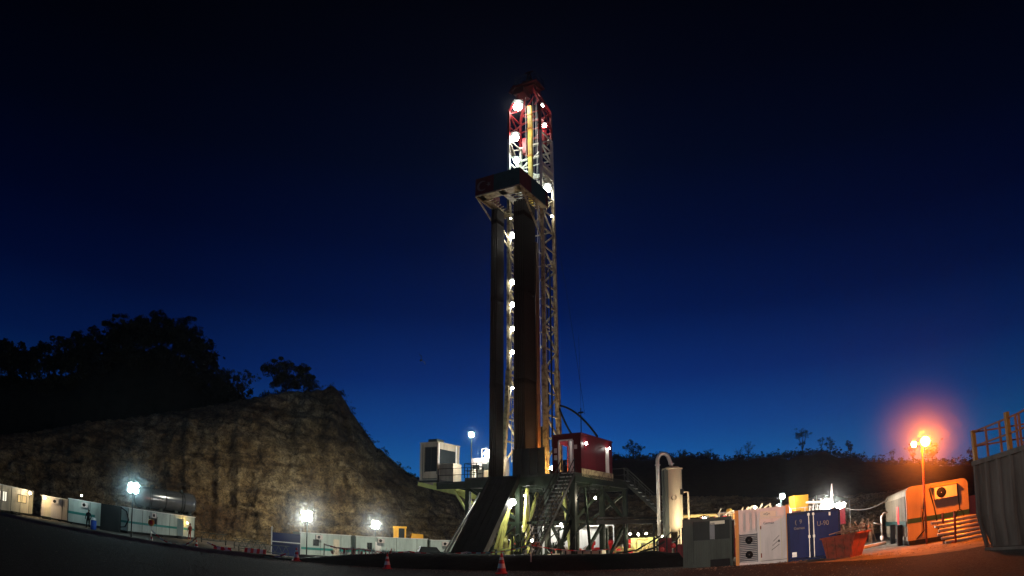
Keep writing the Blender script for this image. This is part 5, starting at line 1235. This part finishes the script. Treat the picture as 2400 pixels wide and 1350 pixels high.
o = MB(); o.box(.01, Wd - .01, -.02, -.003, 1.02, 1.24); o.box(-.058, -.051, .1, Ln - .1, .9, 1.15); o.build('stripe', 'dkteal', t)
o = MB(); o.box(1.35, 2.45, -.45, -.003, 1.95, 2.5); ac = o.build('air_conditioner', 'pinkwhite', t)
MB().lathe([(.02, -.47), (.24, -.47), (.24, -.452)], (1.68, 0, 2.22), 20, 'y').build('fan', 'black', ac)
MB().box(1.2, 2.55, -.5, -.003, 2.52, 2.57).build('awning', 'amber', t)
o = MB(); o.tube([(.95, -.06, 2.7), (.85, -.08, 1.9), (.75, -.06, 1.2), (.8, -.06, .6), (.4, -.1, .25)], .03, 6); o.tube([(1.15, -.07, 2.5), (1.35, -.06, 1.6), (1.55, -.06, .3)], .035, 6)
o.tube([(2.6 + .2 * math.cos(a), -.06, .95 + .35 * math.sin(a)) for a in [R(20 * k) for k in range(19)]], .02, 5); o.tube([(2.55, -.06, 2.6), (2.6, -.06, 1.3)], .025, 5)
o.each('cable', 'rubber', t)
MB().box(.72, .80, -.05, -.003, .3, 1.6).build('conduit', 'orange', t)
o = MB(); o.box(.05, Wd - .05, .02, Ln, .02, Z0c - .003)
o.build('skid', 'black', t)
MB().box(-.08, -.052, 3.0, 3.9, 1.0, 1.9).build('side_hatch', 'redbright', t)
for y_ in (1.3, 5.0): MB().box(-.35, -.1, y_, y_ + .5, 0, 1.0).build('equipment_box', 'black', t)
def Wc(x, y, z): return (cx + math.cos(rz) * x - math.sin(rz) * y, cy + math.sin(rz) * x + math.cos(rz) * y, z)
# orange lamp pair on the leaning pole
t = thing('orange_lamp_pole', 'leaning pole carrying two glaring lamps, the large one orange, beside the orange lit cabin', 'lamp post', Wc(.75, -1.1, 0))
px_, py_ = t.location.x, t.location.y
tip = V((17.1, 25.9, 4.42)) - t.location
o = MB(); o.tube([(0, 0, 0), (0, 0, 2.7), tip + V((-.05, .25, -.1))], .045, 8); o.tube([tip + V((-.75, .25, -.02)), tip + V((.1, .25, -.02))], .03, 6); o.build('pole', 'rust', t)
MB().ball(tip, .20, 14, 10).build('orange_bulb', glow('orange_lamp_light', ORANGE, 340 / (math.pi * .04)), t)
MB().ball(tip + V((-.62, 0, -.08)), .12, 12, 8).build('pale_bulb', glow('pale_lamp_light', PALEOR, 5 / (math.pi * .0144)), t)
t, L = fr('red_box', 'red lit plain box behind the right corner of the rounded cabin', 'container', Wc(3.2, 1.5, 0)[:2], Wc(4.6, 1.2, 0)[:2], .3)
MB().box(0, L, 0, 2, 0, 1.55).box(0.05, L - .05, .05, 1.9, -.3, -.003).build('body', 'red', t)
# stacked pipes in the orange light
G_S = 'stacked steel pipes between the rounded cabin and the grey tank'
pl = MB().tube([(0, 0, 0), (3.6, -.9, 0)], .065, 8)
k = 0; PLb = ['top', 'second from the top', 'third from the top', 'fourth from the top', 'fifth from the top', 'lowest']
for i in range(6):
    o = pl.build('steel_pipe', 'steel', None, (16.9 + .08 * (i % 3), 25.6 - .16 * i, .1 + (5 - i) * .17)); tag(o, 'orange lit pipe in the stack beside the grey tank, ' + PLb[i], 'pipe', G_S)
o = MB(); o.bar((17.4, 25.4, 0), (17.4, 25.4, 1.3), .07); o.bar((17.4, 24.5, 0), (17.4, 24.5, 1.3), .07); o.bar((19.6, 24.8, 0), (19.6, 24.8, 1.3), .07); o.bar((17.3, 24.4, .04), (17.5, 25.5, .04), .07); o.bar((19.5, 23.9, .04), (19.7, 24.9, .04), .07)
tag(o.build('pipe_stand', 'rust'), 'rusty upright frame holding the orange lit stack of pipes', 'rack')

# big grey tank at the right edge
A, B = (13.75, 18.0), (12.2, 9.2)
t, L = fr('frac_tank', 'large dim grey ribbed steel tank cut by the right edge, with a railing on top', 'tank', A, B, 0)
o = MB(); Ht = 2.72
o.add([(.55, .15, .12), (L, .15, .12), (L, 2.6, .12), (.55, 2.6, .12), (0, 0, 1.1), (L, 0, 1.1), (L, 2.7, 1.1), (0, 2.7, 1.1), (0, 0, Ht), (L, 0, Ht), (L, 2.7, Ht), (0, 2.7, Ht)],
      [(0, 3, 2, 1), (0, 1, 5, 4), (1, 2, 6, 5), (2, 3, 7, 6), (3, 0, 4, 7), (4, 5, 9, 8), (5, 6, 10, 9), (6, 7, 11, 10), (7, 4, 8, 11), (8, 9, 10, 11)])
o.build('shell', 'tank', t)
o = MB(); x = .0
while x < L: o.box(x, x + .12, -.09, 0, 1.1, Ht - .08); o.bar((x + .06 + (.3 if x < .3 else 0), .08, .15), (x + .06, -.03, 1.1), .1); x += .78
o.build('rib', 'tank', t)
o = MB(); o.box(-.05, L, -.12, .06, Ht - .08, Ht + .06); o.box(.3, L, .0, 2.6, 0, .12); o.build('rim', 'tank', t)
o = MB()
for x in (.1, 1.0, 1.9, 2.9, 3.1, 4.4, 5.8): o.box(x - .03, x + .03, -.06, .0, Ht + .06, Ht + .95)
for z in (.5, .93): o.bar((.05, -.03, Ht + z), (3.0, -.03, Ht + z), .05); o.bar((3.0, -.03, Ht + z), (L, -.03, Ht + z + .25), .05)
o.bar((.1, 0, Ht + .5), (.1, 2.6, Ht + .5), .05); o.bar((.1, 0, Ht + .93), (.1, 2.6, Ht + .93), .05); o.box(.05, .11, 2.5, 2.6, Ht, Ht + .95)
o.build('railing', mat('lamp_orange_rail', (.50, .15, .07), .6), t)  # the lamp's orange light is put into the railing colour
o = MB(); o.box(.06, .2, -.1, .02, Ht, Ht + .98); o.box(2.35, 2.5, -.1, .02, Ht, Ht + 1.1); o.each('rail_post', 'orange', t)  # posts coloured orange for the same lamp light
MB().lathe([(.3, 0), (.3, .25), (.34, .25), (.34, .3), (.02, .33)], (1.6, 1.3, Ht), 16).build('hatch', 'red', t)

# cable slung between the crane lamp and the rounded cabin
o = MB(); o.tube(sag((18.3, 37.0, 2.35), Wc(-.05, 9, 2.5), .35), .03, 5); tag(o.build('slung_cable', 'steel'), 'thin cable drooping from the white pointed post to the rounded cabin', 'cable')
# coiled razor-like brush of dry twigs and hoses left of the cabin
mb1 = MB(); rr = random.Random(8)
for k in range(40):
    x, y = 20.0 + rr.uniform(-1.6, 1.4), 39 + rr.uniform(-.5, .5); mb1.tube([(x, y, 0), (x + rr.uniform(-.3, .3), y, rr.uniform(.7, 1.3)), (x + rr.uniform(-.6, .6), y + rr.uniform(-.3, .3), rr.uniform(1.2, 1.9))], [.02, .014, .006], 4)
tag(mb1.build('dry_shrub', 'wood'), 'bare twiggy shrub between the red skip and the rounded cabin', 'shrub')
t = thing('valve_post', 'pale upright pipe with a bent arm beside the long white side of the rounded cabin', 'pipe', (19.1, 33.9, 0))
o = MB(); o.tube([(0, 0, 0), (0, 0, 1.5), (.15, 0, 1.7), (.4, 0, 1.7)], .05, 8); o.tube([(0, 0, 1.1), (-.5, 0, 1.25)], .03, 6); o.build('pipe_run', 'steel', t)
MB().lathe([(.1, 0), (.1, .2)], (0, 0, .3), 10).build('valve', 'white', t)
t = thing('floor_duct', 'short white pipe lying on the ground right of the red skip', 'pipe', (16.6, 31.6, .12)); MB().tube([(0, 0, 0), (1.9, .9, .05)], .09, 8).build('pipe_run', 'white', t)

# ------------------------------------------------------------------ people, drum, sign, bird
def person(name, label, x, y, z, rz, shirt='cloth', trousers='cloth', pose='stand'):
    t = thing(name, label, 'person', (x, y, z), rz)
    J = {'pel': (0, 0, .93), 'ch': (0, .01, 1.25), 'ne': (0, 0, 1.47), 'hd': (0, -.01, 1.60), 'ht': (0, -.01, 1.70)}
    vs, es, rs = [], [], []
    def v(p, r): vs.append(p); rs.append(r); return len(vs) - 1
    pel = v((0, 0, .93), .15); wa = v((0, 0, 1.08), .135); chs = v((0, .0, 1.30), .165); nk = v((0, 0, 1.47), .06); h1 = v((0, -.01, 1.58), .095); h2 = v((0, -.01, 1.69), .085)
    es += [(pel, wa), (wa, chs), (chs, nk), (nk, h1), (h1, h2)]
    for s in (-1, 1):
        sh = v((s * .19, 0, 1.39), .075); el = v((s * .29, .02, 1.12), .05); wr = v((s * .27, -.10, .90), .036); hd_ = v((s * .26, -.14, .82), .04)
        hp = v((s * .10, 0, .86), .11); kn = v((s * .13, -.03, .49), .07); an = v((s * .15, 0, .10), .05); ft = v((s * .16, -.15, .04), .045)
        es += [(chs, sh), (sh, el), (el, wr), (wr, hd_), (pel, hp), (hp, kn), (kn, an), (an, ft)]
    me = bpy.data.meshes.new('body'); me.from_pydata(vs, es, []); o = bpy.data.objects.new('body', me); col.objects.link(o); o.parent = t
    m_ = o.modifiers.new('skin', 'SKIN'); m_.use_smooth_shade = True
    for i, r in enumerate(rs): me.skin_vertices[0].data[i].radius = (r, r * (.72 if 1 <= i <= 2 else 1))
    me.skin_vertices[0].data[0].use_root = True
    o.modifiers.new('sub', 'SUBSURF').levels = 1; o.modifiers['sub'].render_levels = 2
    me.materials.append(M[shirt])
    MB().ball((0, .005, 1.68), .098, 12, 8, .9).build('helmet' if pose != 'bare' else 'hair', 'black' if shirt == 'cloth' else 'hair', t)
    MB().ball((0, -.085, 1.60), .055, 8, 6, 1.3).build('face', 'skin', t)
    return t
person('person', 'dark silhouetted person standing before the teal striped cabin', -38.6, 57.6, pad_z(-38.6) , R(10))
person('person', 'small figure in reddish brown clothes standing in the amber lit doorway', -33.6, 70.3, -.35, R(-20), 'clothr', 'clothr', 'bare')
t = thing('plastic_drum', 'blue and white plastic drum at the right end of the teal striped cabin', 'drum', (-36.9, 56.0, pad_z(-37)))
MB().lathe([(.02, 0), (.29, .02), (.29, .3), (.31, .33), (.29, .36), (.29, .85), (.02, .88)], (0, 0, 0), 16).build('barrel', 'bluep', t); MB().lathe([(.2, .88), (.24, .98), (.18, 1.1), (.02, 1.12)], (0, 0, 0), 12).build('lid', 'white', t)
t = thing('stop_sign', 'round orange sign on a short post before the green striped cabin', 'sign', (-28.0, 51.2, pad_z(-28)))
MB().tube([(0, 0, 0), (0, 0, 1.6)], .04, 8).build('post', 'steel', t); MB().lathe([(.02, -.06), (.3, -.06), (.3, -.045), (.02, -.045)], (0, 0, 1.75), 20, 'y').build('sign_face', 'orange', t); MB().lathe([(.02, -.075), (.18, -.075), (.18, -.062)], (0, 0, 1.75), 20, 'y').build('sign_centre', 'redbright', t)
b = thing('bird', 'small dark bird flying in the sky above the rock face', 'bird', (-7.9, 60, 17.1), R(30)); b.rotation_euler = (R(20), R(55), R(30)); b.scale = (1.3, 1.3, 2.2)
MB().lathe([(.005, -.2), (.05, -.12), (.065, 0), (.045, .12), (.02, .2), (.05, .3), (.01, .31)], (0, 0, 0), 10, 'y').build('body', 'black', b)
for s in (-1, 1):
    o = MB(); vs = [(s * .04, -.08, .02), (s * .04, .10, .02), (s * .22, .06, .09), (s * .22, -.11, .10), (s * .42, .04, .06), (s * .40, -.04, .07)]; vs += [(x, y, z - .012) for x, y, z in vs]
    o.add(vs, [(0, 1, 2, 3), (3, 2, 4, 5), (7, 6, 9, 8), (8, 9, 11, 10), (0, 3, 9, 6), (3, 5, 11, 9), (5, 4, 10, 11), (4, 2, 8, 10), (2, 1, 7, 8), (1, 0, 6, 7)]); o.build('wing', 'black', b)

# small stones scattered on the road and along its edge
rr = random.Random(12); st_ = MB()
for q in range(7000):
    x = rr.uniform(-34, 22); e_ = edgeY(x) - 1.0 - 3.2 * sm(6, 9, x) - 6.5 * sm(10.5, 16, x) - 1.5 * sm(15, 25, x)
    y = e_ - abs(rr.gauss(0, 1.6)) if q < 3000 else e_ - 18 * rr.random() ** 1.3
    if y < 9: continue
    if q >= 3000: x *= max(.25, y / 36)
    r = rr.uniform(.012, .05) * (1 if q < 3000 else .7)
    z = gz(x, y) + .028; k1, k2 = rr.uniform(.7, 1.3), rr.uniform(.7, 1.3); st_.add([(x - r, y, z), (x, y - r * k1, z), (x + r * k2, y, z), (x, y + r, z), (x + r * .2, y, z + r * .8)], [(0, 1, 4), (1, 2, 4), (2, 3, 4), (3, 0, 4)])
tag(st_.build('loose_stones', 'soil'), 'loose stones scattered along the road edge', kind='stuff')

# ------------------------------------------------------------------ haze, added to give the lamps halos
hz_m = bpy.data.materials.new('halo_haze'); hz_m.use_nodes = True
n, l = hz_m.node_tree.nodes, hz_m.node_tree.links; n.clear()
ho = n.new('ShaderNodeOutputMaterial'); hv = n.new('ShaderNodeVolumePrincipled'); hv.inputs['Color'].default_value = (.9, .93, 1, 1); hv.inputs['Density'].default_value = .00016; hv.inputs['Anisotropy'].default_value = .8
l.new(hv.outputs[0], ho.inputs['Volume'])
tag(MB().box(-1000, 1000, -350, 1600, -5, 75).build('haze', hz_m), 'thin haze added over the whole site for lamp halos', kind='stuff')

# halo volumes added round the strongest lamps to imitate their bloom
def lamp_halo(loc, rad, dens, label):
    m = bpy.data.materials.new('lamp_halo'); m.use_nodes = True
    n, l = m.node_tree.nodes, m.node_tree.links; n.clear()
    o = n.new('ShaderNodeOutputMaterial'); v = n.new('ShaderNodeVolumePrincipled'); tc = n.new('ShaderNodeTexCoord'); ln = n.new('ShaderNodeVectorMath'); ln.operation = 'LENGTH'
    mr = n.new('ShaderNodeMapRange'); mr.inputs[1].default_value = rad; mr.inputs[2].default_value = 0; mr.inputs[3].default_value = 0; mr.inputs[4].default_value = 1
    pw = n.new('ShaderNodeMath'); pw.operation = 'POWER'; pw.inputs[1].default_value = 2.2; mu = n.new('ShaderNodeMath'); mu.operation = 'MULTIPLY'; mu.inputs[1].default_value = dens
    l.new(tc.outputs['Object'], ln.inputs[0]); l.new(ln.outputs['Value'], mr.inputs[0]); l.new(mr.outputs[0], pw.inputs[0]); l.new(pw.outputs[0], mu.inputs[0]); l.new(mu.outputs[0], v.inputs['Density'])
    l.new(v.outputs[0], o.inputs['Volume'])
    b = MB().ball((0, 0, 0), rad, 24, 16).build('lamp_halo', m, None, loc); tag(b, label, kind='stuff')
lamp_halo((16.95, 25.9, 4.4), 3.3, .075, 'glowing halo added round the orange lamp')
lamp_halo((-30.6, 52.4, 3.75), 3.4, .10, 'faint halo added round the blue white lamp at the horizontal tank')
lamp_halo((-16.7, 57.3, 3.0), 4.0, .06, 'faint halo added round the left round lamp')
lamp_halo((-16.5, 86.6, 3.15), 5.0, .055, 'faint halo added round the right round lamp')
lamp_halo(W(-.85, -.8, 41.1), 2.1, .06, 'faint halo added round the top mast lamp')
lamp_halo(W(-3.7, -.9, 8.75), 1.7, .035, 'faint halo added round the white drill floor lamp')
lamp_halo(W(-4.6, -2.0, 10.25), 1.3, .12, 'faint halo added round the cyan ball lamp')
lamp_halo((16.1, 34.1, 2.6), 1.8, .03, 'faint halo added round the lamp above the blue container')
